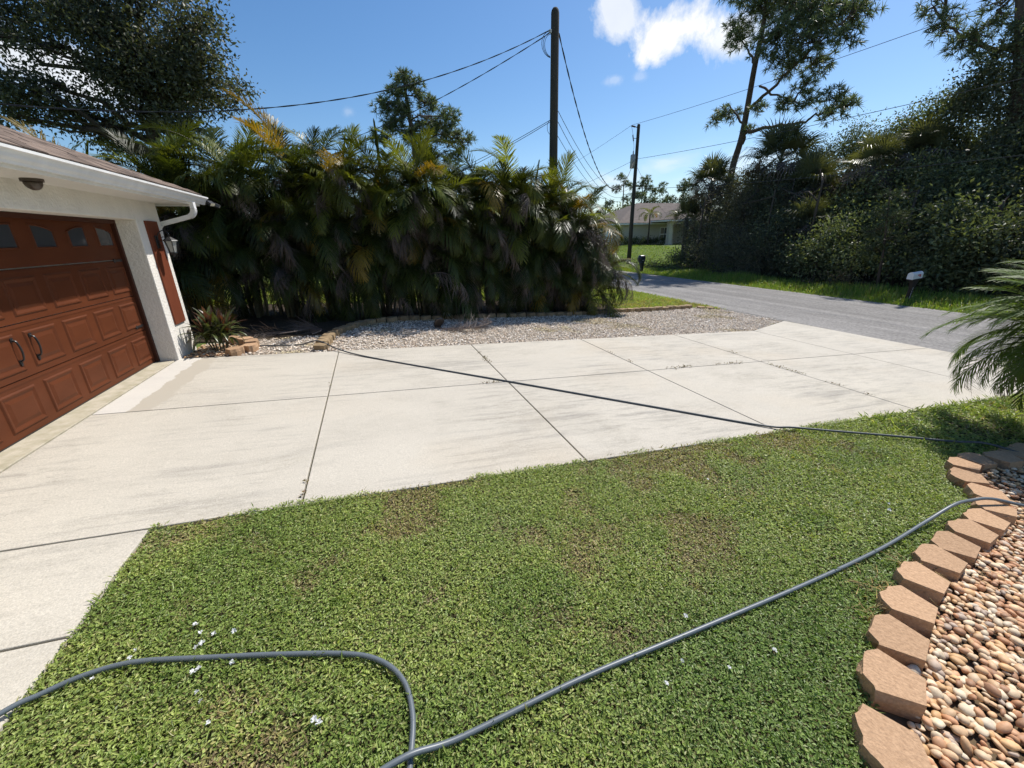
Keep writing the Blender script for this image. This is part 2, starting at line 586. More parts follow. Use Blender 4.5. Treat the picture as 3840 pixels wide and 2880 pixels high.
M['ti_bronze'] = mat('ti_leaf_bronze', (0.088, 0.050, 0.032), 0.33, 0.55, jitter=0.4, trans=0.3, tcol=(1.8, 1.0, 0.5))
M['dry'] = mat('dry_grass', (1, 1, 1), 0.8, 0.2, vcol=True, trans=0.2, tcol=(1.2, 1.1, 0.7))
M['rock'] = mat('rock', (0.42, 0.40, 0.37), 0.9, 0.2, bump=0.6, bscale=30, var=0.3, vscale=12)


def add_bands(m, stretch, lo, hi, amount, scale=1.0):
    """long soft wear bands multiplied into a material"""
    nt = m.node_tree
    N, L = nt.nodes, nt.links
    p = N['Principled BSDF']
    src = p.inputs['Base Color'].links[0].from_socket
    geo = N.new('ShaderNodeNewGeometry')
    mp = N.new('ShaderNodeMapping')
    mp.inputs['Scale'].default_value = stretch
    L.new(geo.outputs['Position'], mp.inputs['Vector'])
    n = N.new('ShaderNodeTexNoise')
    n.inputs['Scale'].default_value = scale
    n.inputs['Detail'].default_value = 6
    n.inputs['Roughness'].default_value = 0.7
    L.new(mp.outputs[0], n.inputs['Vector'])
    r = N.new('ShaderNodeMapRange')
    r.inputs['From Min'].default_value = lo
    r.inputs['From Max'].default_value = hi
    r.inputs['To Min'].default_value = 1 - amount
    r.inputs['To Max'].default_value = 1.0 + amount * 0.3
    L.new(n.outputs['Fac'], r.inputs['Value'])
    cc = N.new('ShaderNodeCombineColor')
    for i in range(3):
        L.new(r.outputs[0], cc.inputs[i])
    x = N.new('ShaderNodeMix')
    x.data_type = 'RGBA'
    x.blend_type = 'MULTIPLY'
    x.inputs['Factor'].default_value = 1
    L.new(src, x.inputs['A'])
    L.new(cc.outputs[0], x.inputs['B'])
    L.new(x.outputs['Result'], p.inputs['Base Color'])


add_bands(M['asphalt'], (1.6, 0.05, 1), 0.35, 0.6, 0.24)
add_bands(M['asphalt'], (1, 1, 1), 0.35, 0.65, 0.14, 0.8)
add_bands(M['stucco'], (1.2, 1.2, 0.5), 0.35, 0.65, 0.08, 1.5)
add_bands(M['white'], (1, 1, 1), 0.3, 0.6, 0.10, 4.0)
# ------------------------------------------------------------------ ground, road, driveway
def sheet(name, xs, ys, dz, material, keep=None, kind='structure'):
    X, Y = np.meshgrid(xs, ys, indexing='ij')
    Z = terr(X, Y) + dz
    v = np.stack([X, Y, Z], -1).reshape(-1, 3)
    n, m = len(xs), len(ys)
    i = np.arange(n - 1)[:, None] * m
    j = np.arange(m - 1)[None, :]
    q = np.stack([i + j, i + m + j, i + m + j + 1, i + j + 1], -1).reshape(-1, 4)
    if keep is not None:
        c = v[q].mean(1)
        q = q[keep(c[:, 0], c[:, 1])]
    o = MB().add(v, q).build(name, material, smooth_=True)
    tag(o, kind=kind)
    return o


def axis(*spans):
    out = []
    for a, b, s in spans:
        out += list(np.arange(a, b, s))
    return np.array(out + [spans[-1][1]])


gx = axis((-900, -100, 100), (-100, -10, 10), (-10, 15.2, 0.6), (15.2, 21.05, 1.95), (21.05, 60, 0.6), (60, 120, 10), (120, 900, 60))
gy = axis((-900, -100, 100), (-100, -10, 10), (-10, 60, 1.0), (60, 120, 10), (120, 900, 60))
ground = sheet('ground', gx, gy, -0.035, M['lawn_ground'])
road = sheet('road', np.array([15.21, 16.6, 18.1, 19.6, 21.03]), axis((-200, -20, 20), (-20, 60, 2), (60, 600, 30)), -0.004, M['asphalt'])
# tyre-worn crown and ragged edge strips
mb = MB()
for x0, x1 in ((15.05, 15.22), (21.02, 21.2)):
    ys = np.arange(-20, 90, 0.35)
    j = rng.normal(0, 0.035, len(ys))
    a = np.stack([np.full(len(ys), x0) + (j if x0 < 16 else 0), ys, terr(np.full(len(ys), x0), ys) - 0.012], -1)
    b = np.stack([np.full(len(ys), x1) + (j if x0 > 16 else 0), ys, terr(np.full(len(ys), x1), ys) - 0.012], -1)
    v = np.concatenate([a, b])
    n = len(ys)
    i = np.arange(n - 1)
    mb.add(v, np.stack([i, n + i, n + i + 1, i + 1], -1))
o = mb.build('road_edge', M['asphalt'], road)

# driveway: separate slabs with open joints
drive = empty('driveway')
tag(drive, kind='structure')
XJ = [0.262, 2.73, 5.23, 7.725, 10.24, 12.78, 15.20]
YJ = [3.07, 5.55, 8.0]
G = 0.008


def slab(poly, material, top=0.0, name='concrete_slab'):
    z1 = [T(max(p[0], 0), p[1]) + top for p in poly]
    z0 = [z - 0.14 for z in z1]
    return MB().prism(poly, z0, z1).build(name, material, drive, bevel=0.006)


for i in range(6):
    for j in range(2):
        x0, x1, y0, y1 = XJ[i] + G, XJ[i + 1] - G, YJ[j] + G, YJ[j + 1] - G
        if i == 5:
            if j == 0:
                poly = [(x0, y0), (x1 + .13, y0 - 1.0), (x1 + .06, y1), (x0, y1)]
            else:
                poly = [(x0, y0), (x1 + .06, y0), (x1 - .04, y1 + 1.05), (x0, y1)]
        else:
            poly = [(x0, y0), (x1, y0), (x1, y1), (x0, y1)]
        slab(poly, M['concrete_patch'] if (i == 0 and j == 1) else M['concrete'])
yw = [3.07, 2.19, 1.30, 0.42, -0.46, -1.34]
for a, b in zip(yw[1:], yw[:-1]):
    slab([(0.31, a + G), (1.765, a + G), (1.765, b - G), (0.31, b - G)], M['concrete'])
slab([(-0.06, 2.9), (0.25, 2.9), (0.25, 7.86), (-0.06, 7.86)], M['apron'], 0.004, 'apron_slab')

# thin soil sheets under joints and beds
BED = [(4.98, -1.3), (4.98, .1), (5.10, .42), (5.32, .62), (5.6, .8), (5.9, .92), (6.2, 1.02), (6.6, 1.14), (7.2, 1.27), (7.6, 1.34),
       (8.05, 1.46), (8.3, 1.7), (8.5, 1.9), (8.9, 1.98), (9.4, 1.94), (10.2, 2.0), (11.0, 1.7), (11.4, .8), (11.4, -1.3)]
sheet('lawn_soil', axis((1.7, 15.2, 0.15)), axis((-1.6, 3.2, 0.15)), -0.028, M['thatch'],
      lambda x, y: ~inpoly(x, y, BED) & (x > 1.74))
GRAVEL = [(0.3, 8.0), (12.78, 8.0), (15.10, 9.06), (15.05, 11.35), (14.6, 11.75), (14.3, 11.88), (13.0, 11.55), (11.7, 11.4), (10.5, 11.25),
          (9.3, 11.05), (4.2, 11.0), (3.3, 10.65), (2.9, 10.0), (2.62, 9.5), (2.2, 9.45), (1.4, 9.35), (0.3, 9.2)]


def poly_sheet(name, poly, dz, material, step=0.12, kind='structure'):
    xs = axis((min(p[0] for p in poly), max(p[0] for p in poly), step))
    ys = axis((min(p[1] for p in poly), max(p[1] for p in poly), step))
    return sheet(name, xs, ys, dz, material, lambda x, y: inpoly(x, y, poly), kind)


poly_sheet('gravel_bed', GRAVEL, -0.020, M['gravel_bed'])
HEDGESOIL = [(-6, 9.3), (1.4, 9.3), (2.6, 9.5), (3.3, 10.7), (4.2, 11.0), (9.3, 11.05), (11.3, 11.35), (11.9, 12.6), (11.0, 14.6), (-6, 14.6)]
poly_sheet('hedge_soil', HEDGESOIL, -0.014, M['litter'], 0.3)
THICKSOIL = [(23.4, -10), (23.2, 8), (23.5, 14), (23.4, 20), (23.2, 26), (25, 28), (40, 28), (60, -10)]
poly_sheet('thicket_soil', THICKSOIL, -0.012, M['litter'], 0.8)
poly_sheet('pebble_soil', BED, -0.024, M['soil'], 0.1)

# ------------------------------------------------------------------ garage house
house = empty('garage_house', (0, 5.4, 0), 'white stucco garage wing with brown sectional door under a shingle hip roof', 'house')
HB = Matrix.Translation((0, -5.4, 0))


def hpart(mb, name, m, parent=None, smooth_=False, bevel=0.0):
    o = mb.build(name, m, parent or house, smooth_=smooth_, bevel=bevel)
    if parent is None:
        o.location = (0, -5.4, 0)
    return o


Y0, Y1, HEAD = 3.02, 7.90, 2.135
mb = MB()
mb.box((-0.22, Y1, -0.3), (0.30, 8.70, 2.46))
mb.box((-0.22, -6.0, -0.3), (0.30, Y0, 2.46))
mb.box((-0.22, Y0, HEAD), (0.30, Y1, 2.46))
mb.box((-9.0, 8.48, -0.3), (-0.22, 8.70, 2.46))
hpart(mb, 'wall', M['stucco'], bevel=0.012)
# brown stop moulding round the door
mb = MB()
mb.box((-0.02, Y1 - 0.055, 0.0), (0.05, Y1 - 0.002, HEAD - 0.002))
mb.box((-0.02, Y0 + 0.002, 0.0), (0.05, Y0 + 0.055, HEAD - 0.002))
mb.box((-0.02, Y0 + 0.057, HEAD - 0.055), (0.05, Y1 - 0.057, HEAD - 0.002))
hpart(mb, 'door_trim', M['trim'], bevel=0.004)

door = empty('garage_door')
door.parent = house
door.location = (0, -5.4, 0)
DH, DW = 2.10, (Y1 - Y0 - 0.006)
ya = Y0 + 0.003
secs = 4
sh = DH / secs
cw = DW / 8
for k in range(secs):
    z0, z1 = 0.012 + k * sh, 0.012 + (k + 1) * sh - 0.010
    mb = MB()
    mb.box((-0.045, ya, z0), (0.0, ya + DW, z1))
    # small ledge at the top of each section
    mb.box((0.0005, ya + 0.01, z1 - 0.035), (0.005, ya + DW - 0.01, z1 - 0.012))
    mb.build('door_section', M['door'], door, bevel=0.003)
mb = MB()
mb.box((-0.05, ya, -0.01), (0.004, ya + DW, 0.013))
mb.build('bottom_seal', M['black'], door)


def panel_mesh(w, h):
    mb = MB()
    # rings: (inset, height)
    rings = [(0.0, 0.0005), (0.014, 0.013), (0.026, 0.013), (0.052, 0.003), (0.06, 0.003), (0.095, 0.012)]
    V = []
    for ins, d in rings:
        V += [(d, -w / 2 + ins, -h / 2 + ins), (d, w / 2 - ins, -h / 2 + ins), (d, w / 2 - ins, h / 2 - ins), (d, -w / 2 + ins, h / 2 - ins)]
    F = []
    for i in range(len(rings) - 1):
        for j in range(4):
            k = (j + 1) % 4
            F.append((i * 4 + j, i * 4 + k, i * 4 + 4 + k, i * 4 + 4 + j))
    n = (len(rings) - 1) * 4
    F.append((n, n + 1, n + 2, n + 3))
    mb.faces(V, F)
    me = mb.mesh('raised_panel')
    me.materials.append(M['door'])
    return me


pm = panel_mesh(cw - 0.13, sh - 0.15)
for k in range(3):
    for c in range(8):
        o = link('raised_panel', pm, door, (0.0, ya + (c + 0.5) * cw, 0.012 + (k + 0.5) * sh - 0.012))


def window_meshes(side):
    w, h = 0.33, 0.225
    # a shallow arch spans each pair of panes: the outer upper corner is cut lower
    arc = [(-w / 2, -h / 2), (w / 2, -h / 2)] + [(w / 2 - w * q, h / 2 - 0.06 * (1 - q) ** 2.2) for q in np.linspace(0, 1, 9)]
    if side < 0:
        arc = [(-a_, b_) for a_, b_ in arc][::-1]
    mb = MB()
    mb.faces([(0.004, a_, b_) for a_, b_ in arc], [tuple(range(len(arc)))])
    g = mb.mesh('window_pane')
    g.materials.append(M['glass_dark'])
    mb = MB()
    n = len(arc)
    V = []
    for sc, d in ((1.0, 0.004), (1.04, 0.016), (1.11, 0.016), (1.17, 0.0005)):
        V += [(d, a_ * sc, b_ * sc) for a_, b_ in arc]
    F = []
    for r in range(3):
        for i in range(n):
            k = (i + 1) % n
            F.append((r * n + i, r * n + k, r * n + n + k, r * n + n + i))
    mb.faces(V, F)
    f = mb.mesh('window_frame')
    f.materials.append(M['door'])
    return g, f


WM = {1: window_meshes(1), -1: window_meshes(-1)}
for c in range(8):
    p = (0.0, ya + (c + 0.5) * cw, 0.012 + 3.5 * sh + 0.05)
    g, f = WM[1 if c % 2 else -1]
    link('window_pane', g, door, p)
    link('window_frame', f, door, p)
# iron pulls and strap hinges
for yy in (5.35, 5.60):
    mb = MB()
    mb.tube(curve_pts([(0.012, yy, 0.70), (0.04, yy, 0.725), (0.052, yy, 0.81), (0.04, yy, 0.895), (0.012, yy, 0.92)], 6), 0.0085, 8)
    for z, s in ((0.695, -1), (0.925, 1)):
        mb.prism([(0.001, yy - 0.018), (0.012, yy - 0.018), (0.012, yy + 0.018), (0.001, yy + 0.018)], z - 0.022, z + 0.022)
        mb.prism([(0.001, yy - 0.012), (0.012, yy - 0.012), (0.012, yy + 0.012), (0.001, yy + 0.012)], z + 0.023, z + 0.04) if s > 0 else \
            mb.prism([(0.001, yy - 0.012), (0.012, yy - 0.012), (0.012, yy + 0.012), (0.001, yy + 0.012)], z - 0.04, z - 0.023)
    mb.build('handle', M['black'], door)
for z in (1.575, 0.61):
    mb = MB()
    v = [(7.82, -0.018), (7.64, -0.014), (7.625, -0.028), (7.60, -0.01), (7.585, 0.0), (7.60, 0.01), (7.625, 0.028), (7.64, 0.014), (7.82, 0.018)]
    n = len(v)
    V = [(0.006, a, z + b) for a, b in v] + [(0.016, a, z + b) for a, b in v]
    F = [tuple(range(n - 1, -1, -1)), tuple(range(n, 2 * n))] + [(i, (i + 1) % n, n + (i + 1) % n, n + i) for i in range(n)]
    mb.faces(V, F)
    mb.build('strap_hinge', M['black'], door)

# brown shutter board on the pier
hpart(MB().box((0.3005, 8.12, 0.53), (0.326, 8.515, 2.13)), 'shutter', M['shutter'], bevel=0.004)

# soffit made of ribbed strips, fascia, gutter, downspout
EX, EY, EZ = 0.755, 9.17, 2.435        # eave line
mb = MB()
yy = -6.0
while yy < EY - 0.02:
    mb.box((0.302, yy, 2.412), (EX, yy + 0.098, 2.424))
    mb.box((0.302, yy + 0.098, 2.418), (EX, yy + 0.11, 2.424))
    yy += 0.11
xx = EX - 0.11
while xx > -6.0:
    if xx < 0.30:
        mb.box((xx, 8.702, 2.4125), (xx + 0.098, EY, 2.4245))
    xx -= 0.11
hpart(mb, 'soffit', M['soffit'])
mb = MB()
mb.box((EX, -6.0, 2.40), (EX + 0.018, EY + 0.018, 2.57))
mb.box((-9.0, EY, 2.40), (EX - 0.001, EY + 0.018, 2.57))
hpart(mb, 'fascia', M['white'], bevel=0.003)
prof = [(EX + .02, 2.545), (EX + .02, 2.432), (EX + .065, 2.428), (EX + .076, 2.452), (EX + .084, 2.458), (EX + .098, 2.475), (EX + .108, 2.50), (EX + .124, 2.522),
        (EX + .138, 2.528), (EX + .14, 2.552), (EX + .122, 2.555), (EX + .108, 2.535), (EX + .10, 2.51), (EX + .07, 2.447), (EX + .028, 2.449), (EX + .028, 2.545)]
n = len(prof)
V = [(a, -6.0, b) for a, b in prof] + [(a, EY + .13, b) for a, b in prof]
F = [(i, n + i, n + (i + 1) % n, (i + 1) % n) for i in range(n)]
mb = MB().faces(V, F)
gut = hpart(mb, 'gutter', M['white'])
capv = prof[:10]
mb = MB()
mb.faces([(a, EY + .131, b) for a, b in capv] + [(a, EY + .136, b) for a, b in capv],
         [tuple(range(9, -1, -1)), tuple(range(10, 20))] + [(i, (i + 1) % 10, 10 + (i + 1) % 10, 10 + i) for i in range(10)])
mb.build('gutter_cap', M['white'], gut)


def rect_tube(mb, pts, w, h):
    P = np.asarray(pts, float)
    t = np.gradient(P, axis=0)
    t /= np.linalg.norm(t, axis=1)[:, None]
    V = []
    side = np.array([0.12, 0.99, 0.0])
    for p, d in zip(P, t):
        s_ = side - d * (side @ d)
        s_ /= np.linalg.norm(s_)
        u = np.cross(d, s_)
        for a, b in ((-1, -1), (1, -1), (1, 1), (-1, 1)):
            V.append(p + s_ * a * w / 2 + u * b * h / 2)
    n = len(P)
    F = [(i * 4 + j, i * 4 + (j + 1) % 4, i * 4 + 4 + (j + 1) % 4, i * 4 + 4 + j) for i in range(n - 1) for j in range(4)]
    F += [(3, 2, 1, 0), tuple((n - 1) * 4 + j for j in range(4))]
    mb.faces(V, F)


# downspout: outlet, ribbed elbow, sloping leg back to the wall
ds = empty('downspout')
ds.parent = house
ds.location = (0, -5.4, 0)
DX, DY = 0.80, 8.74
arc = [(DX - 0.13 * (1 - math.cos(a)), DY + 0.02 * a, 2.335 - 0.13 * math.sin(a)) for a in np.linspace(0, R(72), 10)]
mb = MB()
rect_tube(mb, [(DX, DY, 2.44), (DX, DY, 2.335)], 0.075, 0.062)
mb.build('outlet', M['white'], ds)
mb = MB()
for i in range(len(arc) - 1):
    a, b = np.array(arc[i]), np.array(arc[i + 1])
    rect_tube(mb, [a, a * .5 + b * .5], 0.082, 0.068)
    rect_tube(mb, [a * .5 + b * .5, b], 0.075, 0.061)
mb.build('elbow', M['white'], ds)
end = np.array(arc[-1])
leg_end = np.array((0.27, 8.795, 2.10))
mb = MB()
rect_tube(mb, [end, leg_end], 0.075, 0.062)
dv = (leg_end - end)
for k in (-0.02, 0.0, 0.02):
    off = np.array([0, k, 0]) + np.array([0, -0.0, 0])
    rect_tube(mb, [end + off + np.array([0.0, -0.0, -0.0]) + dv * 0.02, leg_end + off - dv * .02], 0.008, 0.068)
mb.build('sloping_leg', M['white'], ds)
mb = MB()
rect_tube(mb, [leg_end, leg_end + np.array((-.05, 0, -.06)), leg_end + np.array((-.06, 0, -.2)), (0.21, 8.795, 0.1)], 0.075, 0.062)
mb.build('vertical_leg', M['white'], ds)

# roof: deck plus individual shingles on the front slope
PITCH = 0.4167
RX, RY, RZ = EX + 0.055, EY + 0.055, 2.575
depth = 5.2
mb = MB()
hx, hy, hz = RX - depth, RY - depth, RZ + depth * PITCH
v = [(RX, -6, RZ), (RX, RY, RZ), (hx, hy, hz), (hx, -6, hz), (-9, RY, RZ), (-9, hy, hz)]
v2 = [(a, b, c - 0.03) for a, b, c in v]
mb.faces(v + v2, [(0, 1, 2, 3), (1, 4, 5, 2), (9, 8, 7, 6), (8, 11, 10, 7), (0, 6, 7, 1), (1, 7, 10, 4)])
roof = hpart(mb, 'roof', M['shingle'])
cosr = math.cos(math.atan(PITCH))


def shingle_mesh(w, k):
    e = 0.20
    th = 0.012
    mb = MB()
    mb.box((-e, 0.003, -0.002), (0.0, w - 0.003, th * (1.0 if k else 0.7)))
    me = mb.mesh('shingle')
    me.materials.append(M['shingle'])
    return me


shm = [shingle_mesh(0.31, 0), shingle_mesh(0.31, 1), shingle_mesh(0.16, 1)]
ang = math.atan(PITCH)
count = 0
rest = MB()
spots = []
for course in range(32):
    t = course * 0.135
    xp = RX + 0.012 - t * cosr
    ymax = RY - t * cosr - 0.01
    y = -5.5 + (course * 0.137) % 0.31
    while y < ymax:
        w = 0.31
        spots.append((xp, y, RZ + t * math.sin(ang) + 0.006 + 0.002 * (course % 2), min(w, ymax - y), course))
        y += w
near = sorted([s_ for s_ in spots if s_[1] > 3.2], key=lambda s_: (s_[4] * 0.135) - 0.25 * s_[1])
ind = set(map(id, near[:290]))
for s_ in spots:
    x, y, z, w, c = s_
    if w < 0.12:
        continue
    if id(s_) in ind:
        me = shm[random.randrange(2)] if w > 0.3 else shm[2]
        o = link('shingle', me, roof, (x, y, z))
        o.rotation_euler = (0, ang + 0.045, 0)
    else:
        ca, sa = math.cos(ang + .045), math.sin(ang + .045)
        th = 0.012 * random.choice((0.7, 1.0))
        vv = []
        for lx, lz in ((-0.2, 0), (0, 0), (0, th), (-0.2, th)):
            for ly in (0.003, w - 0.003):
                vv.append((x + lx * ca + lz * sa, y + ly, z - lx * sa + lz * ca))
        rest.add(vv, [(0, 2, 3, 1), (2, 4, 5, 3), (4, 6, 7, 5), (0, 1, 7, 6)])
o = rest.build('shingles', M['shingle'], roof)
o['kind'] = 'stuff'

# wall lantern
lan = empty('wall_lantern', (0.326, 8.30, 1.80), 'black iron coach lantern with clear glass on the brown shutter', 'lantern')
mb = MB()
mb.prism([(0.001, -0.055), (0.02, -0.055), (0.02, 0.055), (0.001, 0.055)], -0.09, 0.13)
mb.build('backplate', M['black'], lan, bevel=0.006)
mb = MB()
mb.tube(curve_pts([(0.02, 0, 0.05), (0.05, 0, 0.16), (0.13, 0, 0.215), (0.20, 0, 0.17), (0.205, 0, 0.10)], 7), 0.008, 8)
mb.tube(curve_pts([(0.02, 0, 0.02), (0.10, 0, 0.05), (0.14, 0, 0.09), (0.11, 0, 0.11), (0.09, 0, 0.09)], 6), 0.006, 6)
mb.build('arm', M['black'], lan)
hexa = [(math.cos(a), math.sin(a)) for a in np.linspace(0, 2 * math.pi, 6, endpoint=False)]


def hexring(r, z):
    return [(0.205 + r * a, r * b, z) for a, b in hexa]


def loft(mb, rings, cap=True):
    V = [p for r in rings for p in r]
    n = len(rings[0])
    F = [(i * n + j, i * n + (j + 1) % n, (i + 1) * n + (j + 1) % n, (i + 1) * n + j) for i in range(len(rings) - 1) for j in range(n)]
    if cap:
        F += [tuple(range(n - 1, -1, -1)), tuple((len(rings) - 1) * n + j for j in range(n))]
    mb.faces(V, F)
    return mb


loft(MB(), [hexring(.115, .035), hexring(.10, .05), hexring(.03, .10), hexring(.012, .11)]).build('lantern_roof', M['black'], lan)
loft(MB(), [hexring(.055, -.16), hexring(.092, .034)]).build('lantern_glass', M['glass'], lan)
mb = MB()
for a, b in hexa:
    mb.tube([(0.205 + .058 * a, .058 * b, -.165), (0.205 + .096 * a, .096 * b, .036)], 0.006, 5)
loft(mb, [hexring(.068, -.175), hexring(.068, -.16)])
loft(mb, [hexring(.045, -.20), hexring(.05, -.176)])
loft(mb, [hexring(.012, -.24), hexring(.02, -.201)])
mb.build('lantern_frame', M['black'], lan)

lan.scale = (.88, .88, .88)
# flood light at the gutter corner
fl = empty('flood_light', (EX + 0.10, EY + 0.16, 2.47), 'small twin-head security flood light at the gutter corner', 'flood light')
MB().box((-0.05, -0.022, -0.03), (0.03, 0.03, 0.05)).build('bracket', M['black'], fl, bevel=0.005)
for k, (dx, ry, rz) in enumerate(((0.0, 35, 5), (0.05, 25, 70))):
    h = MB().box((-0.045, -0.055, -0.03), (0.045, 0.055, 0.03)).build('lamp_head', M['black'], fl, (0.05 + dx, -0.02 + 0.10 * k, -0.015 - .03 * k), bevel=0.006)
    h.rotation_euler = (0, R(ry), R(-30 + rz))
    MB().box((0.0455, -0.045, -0.022), (0.049, 0.045, 0.022)).build('lens', M['led'], h)

# dome under the soffit
dm = empty('dome_camera', (0.47, 5.66, 2.412), 'dark domed security camera under the white soffit', 'camera')
MB().tube([(0, 0, 0.0), (0, 0, -0.028)], 0.085, 20).build('base', M['bronze'], dm)
rings = []
for a in np.linspace(0, math.pi / 2 * .96, 7):
    rings.append([(0.07 * math.cos(a) * math.cos(b), 0.07 * math.cos(a) * math.sin(b), -0.029 - 0.075 * math.sin(a)) for b in np.linspace(0, 2 * math.pi, 20, endpoint=False)])
loft(MB(), rings).build('dome', M['bronze'], dm, smooth_=True)
# ------------------------------------------------------------------ leaf tools
def unit(a):
    return a / (np.linalg.norm(a, axis=-1, keepdims=True) + 1e-9)


def rdir(n):
    return unit(rng.normal(size=(n, 3)))


def leaves(mb, P, D, Nn, Ln, W, cols, fold=0.25, mid=0.45):
    """diamond leaves folded along the midrib"""
    D = unit(D)
    S = unit(np.cross(D, Nn))
    U = np.cross(S, D)
    Ln = np.asarray(Ln)[:, None]
    W = np.asarray(W)[:, None]
    b = P
    l = P + D * Ln * mid + S * W / 2 + U * W * fold
    r = P + D * Ln * mid - S * W / 2 + U * W * fold
    t = P + D * Ln - U * Ln * 0.08
    V = np.stack([b, l, t, r], 1).reshape(-1, 3)
    i = np.arange(len(P))[:, None] * 4
    F = np.concatenate([i + np.array([[0, 2, 1]]), i + np.array([[0, 3, 2]])], 0)
    mb.add(V, F, np.repeat(cols, 4, axis=0))


def colmix(n, pal, w=None, jit=0.15):
    pal = np.asarray(pal, float)
    k = rng.choice(len(pal), n, p=w)
    c = pal[k] * (1 + rng.normal(0, jit, (n, 1)))
    return np.clip(c, 0.003, 1)


# ------------------------------------------------------------------ lawn
LAWN_PAL = [(0.31, 0.38, 0.095), (0.245, 0.315, 0.075), (0.40, 0.45, 0.14), (0.43, 0.41, 0.165), (0.17, 0.235, 0.056)]


def vnoise(x, y, f, seed):
    r = np.random.default_rng(seed)
    g = r.random((64, 64))
    u, v = x * f, y * f
    i, j = np.floor(u).astype(int), np.floor(v).astype(int)
    a, b = smooth(u - i), smooth(v - j)
    i, j = i % 64, j % 64
    i1, j1 = (i + 1) % 64, (j + 1) % 64
    return (g[i, j] * (1 - a) + g[i1, j] * a) * (1 - b) + (g[i, j1] * (1 - a) + g[i1, j1] * a) * b


def lawn_patch(mb, x0, x1, y0, y1, dens, size, blades=0.12, keep=None, lift=0.0):
    n = int((x1 - x0) * (y1 - y0) * dens)
    x = rng.uniform(x0, x1, n)
    y = rng.uniform(y0, y1, n)
    k = np.ones(n, bool) if keep is None else keep(x, y)
    x, y = x[k], y[k]
    dry = smooth((vnoise(x, y, 1.1, 3) * .55 + vnoise(x, y, 3.1, 4) * .3 + vnoise(x, y, 8, 5) * .15 - 0.57) / 0.14)
    for cx_, cy_, r in ((4.9, 2.1, .38), (5.15, 1.75, .22), (4.3, 1.55, .25), (3.6, 1.85, .18), (6.25, 2.3, .3), (2.75, 1.6, .2), (5.6, 2.75, .2), (10.3, 2.35, .6), (11.8, 2.5, .7)):
        dd = np.hypot(x - cx_, (y - cy_) * 1.5) / r + 1.1 * (vnoise(x, y, 5, 14) - .5) + .8 * (vnoise(x, y, 13, 15) - .5)
        dry = np.maximum(dry, 0.75 * smooth(1.2 - dd) * (0.25 + 0.75 * vnoise(x, y, 11, 6)))
    k = rng.random(len(x)) > dry * 0.35
    x, y, dry = x[k], y[k], dry[k]
    n = len(x)
    lush = vnoise(x, y, 1.7, 8)
    isb = rng.random(n) < blades * (0.4 + 1.2 * lush)
    z = terr(x, y) - 0.026 + rng.random(n) ** 0.7 * (0.034 + 0.016 * lush) * (1 - 0.45 * dry) + lift
    P = np.stack([x, y, z], -1)
    az = rng.uniform(0, 2 * math.pi, n)
    el = np.where(isb, rng.uniform(0.25, 1.1, n), rng.uniform(-0.2, 0.5, n))
    D = np.stack([np.cos(az) * np.cos(el), np.sin(az) * np.cos(el), np.sin(el)], -1)
    Nn = unit(np.array([0, 0, 1.0]) + rng.normal(0, 0.35, (n, 3)))
    Ln = np.where(isb, rng.uniform(1.5, 3.2, n), rng.uniform(0.75, 1.35, n)) * size
    W = np.where(isb, Ln * 0.16, Ln * rng.uniform(0.38, 0.6, n))
    c = colmix(n, LAWN_PAL, [.34, .22, .2, .1, .14], 0.18)
    br = colmix(n, [(0.40, 0.33, 0.15), (0.28, 0.21, 0.115), (0.38, 0.36, 0.13)], None, .2)
    m = (rng.random(n) < dry * 0.75)[:, None]
    c = np.where(m, br, c)
    # hue drifts over the lawn: fresher near the walk, greyer to the road
    c = c * np.stack([1 + 0.18 * (lush - .5), 1 + 0.12 * (lush - .5), np.ones(n)], -1)
    # a darker, lusher weed fills the corner by the edging and some hollows
    wk = np.maximum(smooth((x - 3.7) / 1.3) * smooth((1.75 - y) / .7), smooth((lush - .62) / .2) * .7)[:, None]
    c = c * (1 - wk * np.array([.38, .26, .30]))
    leaves(mb, P, D, Nn, Ln, W, c, 0.18)


def lawn_keep(x, y):
    ex = 3.085 + 0.03 * (vnoise(x, y, 6, 11) - .5) * 2
    flare = np.where(x > 12.8, 3.07 - (x - 12.8) * 0.42, 9.0)
    lim = np.minimum(ex, flare)
    wx = 1.79 - 0.035 * vnoise(x, y, 7, 12)
    return (y < lim + 0.02) & (x > wx) & (x < 15.1) & ~inpoly(x, y, BED)


mb = MB()
lawn_patch(mb, 1.7, 6.0, 0.75, 3.2, 18500, 0.0172, .09, lawn_keep)
lawn_patch(mb, 3.6, 5.6, 0.1, 0.75, 18500, 0.0172, .09, lawn_keep)
lawn_patch(mb, 6.0, 9.0, 1.0, 3.2, 11000, 0.021, .10, lawn_keep)
lawn_patch(mb, 9.0, 15.2, 1.6, 3.2, 3600, 0.036, .14, lawn_keep)
lawn_patch(mb, 1.7, 3.6, -0.6, 0.75, 2600, 0.03, .12, lawn_keep)
lawn = mb.build('lawn_ground_cover', M['grass'])
tag(lawn, 'low broad-leaved green lawn with browned patches in the foreground', 'lawn', kind='stuff')

# lawn beyond the gravel border and behind the palms
mb = MB()
BACK = [(11.2, 11.45), (13.0, 11.7), (14.3, 12.05), (14.75, 11.8), (15.15, 11.2), (15.15, 22), (11.5, 22)]
lawn_patch(mb, 11, 15.3, 11.1, 22, 2100, 0.04, .35, lambda x, y: inpoly(x, y, BACK))
lawn_patch(mb, -3, 12, 14.4, 22, 500, 0.075, .4)
o = mb.build('neighbour_grass', M['blade'])
tag(o, 'sunlit mown grass between the gravel edging and the road', 'grass', kind='stuff')


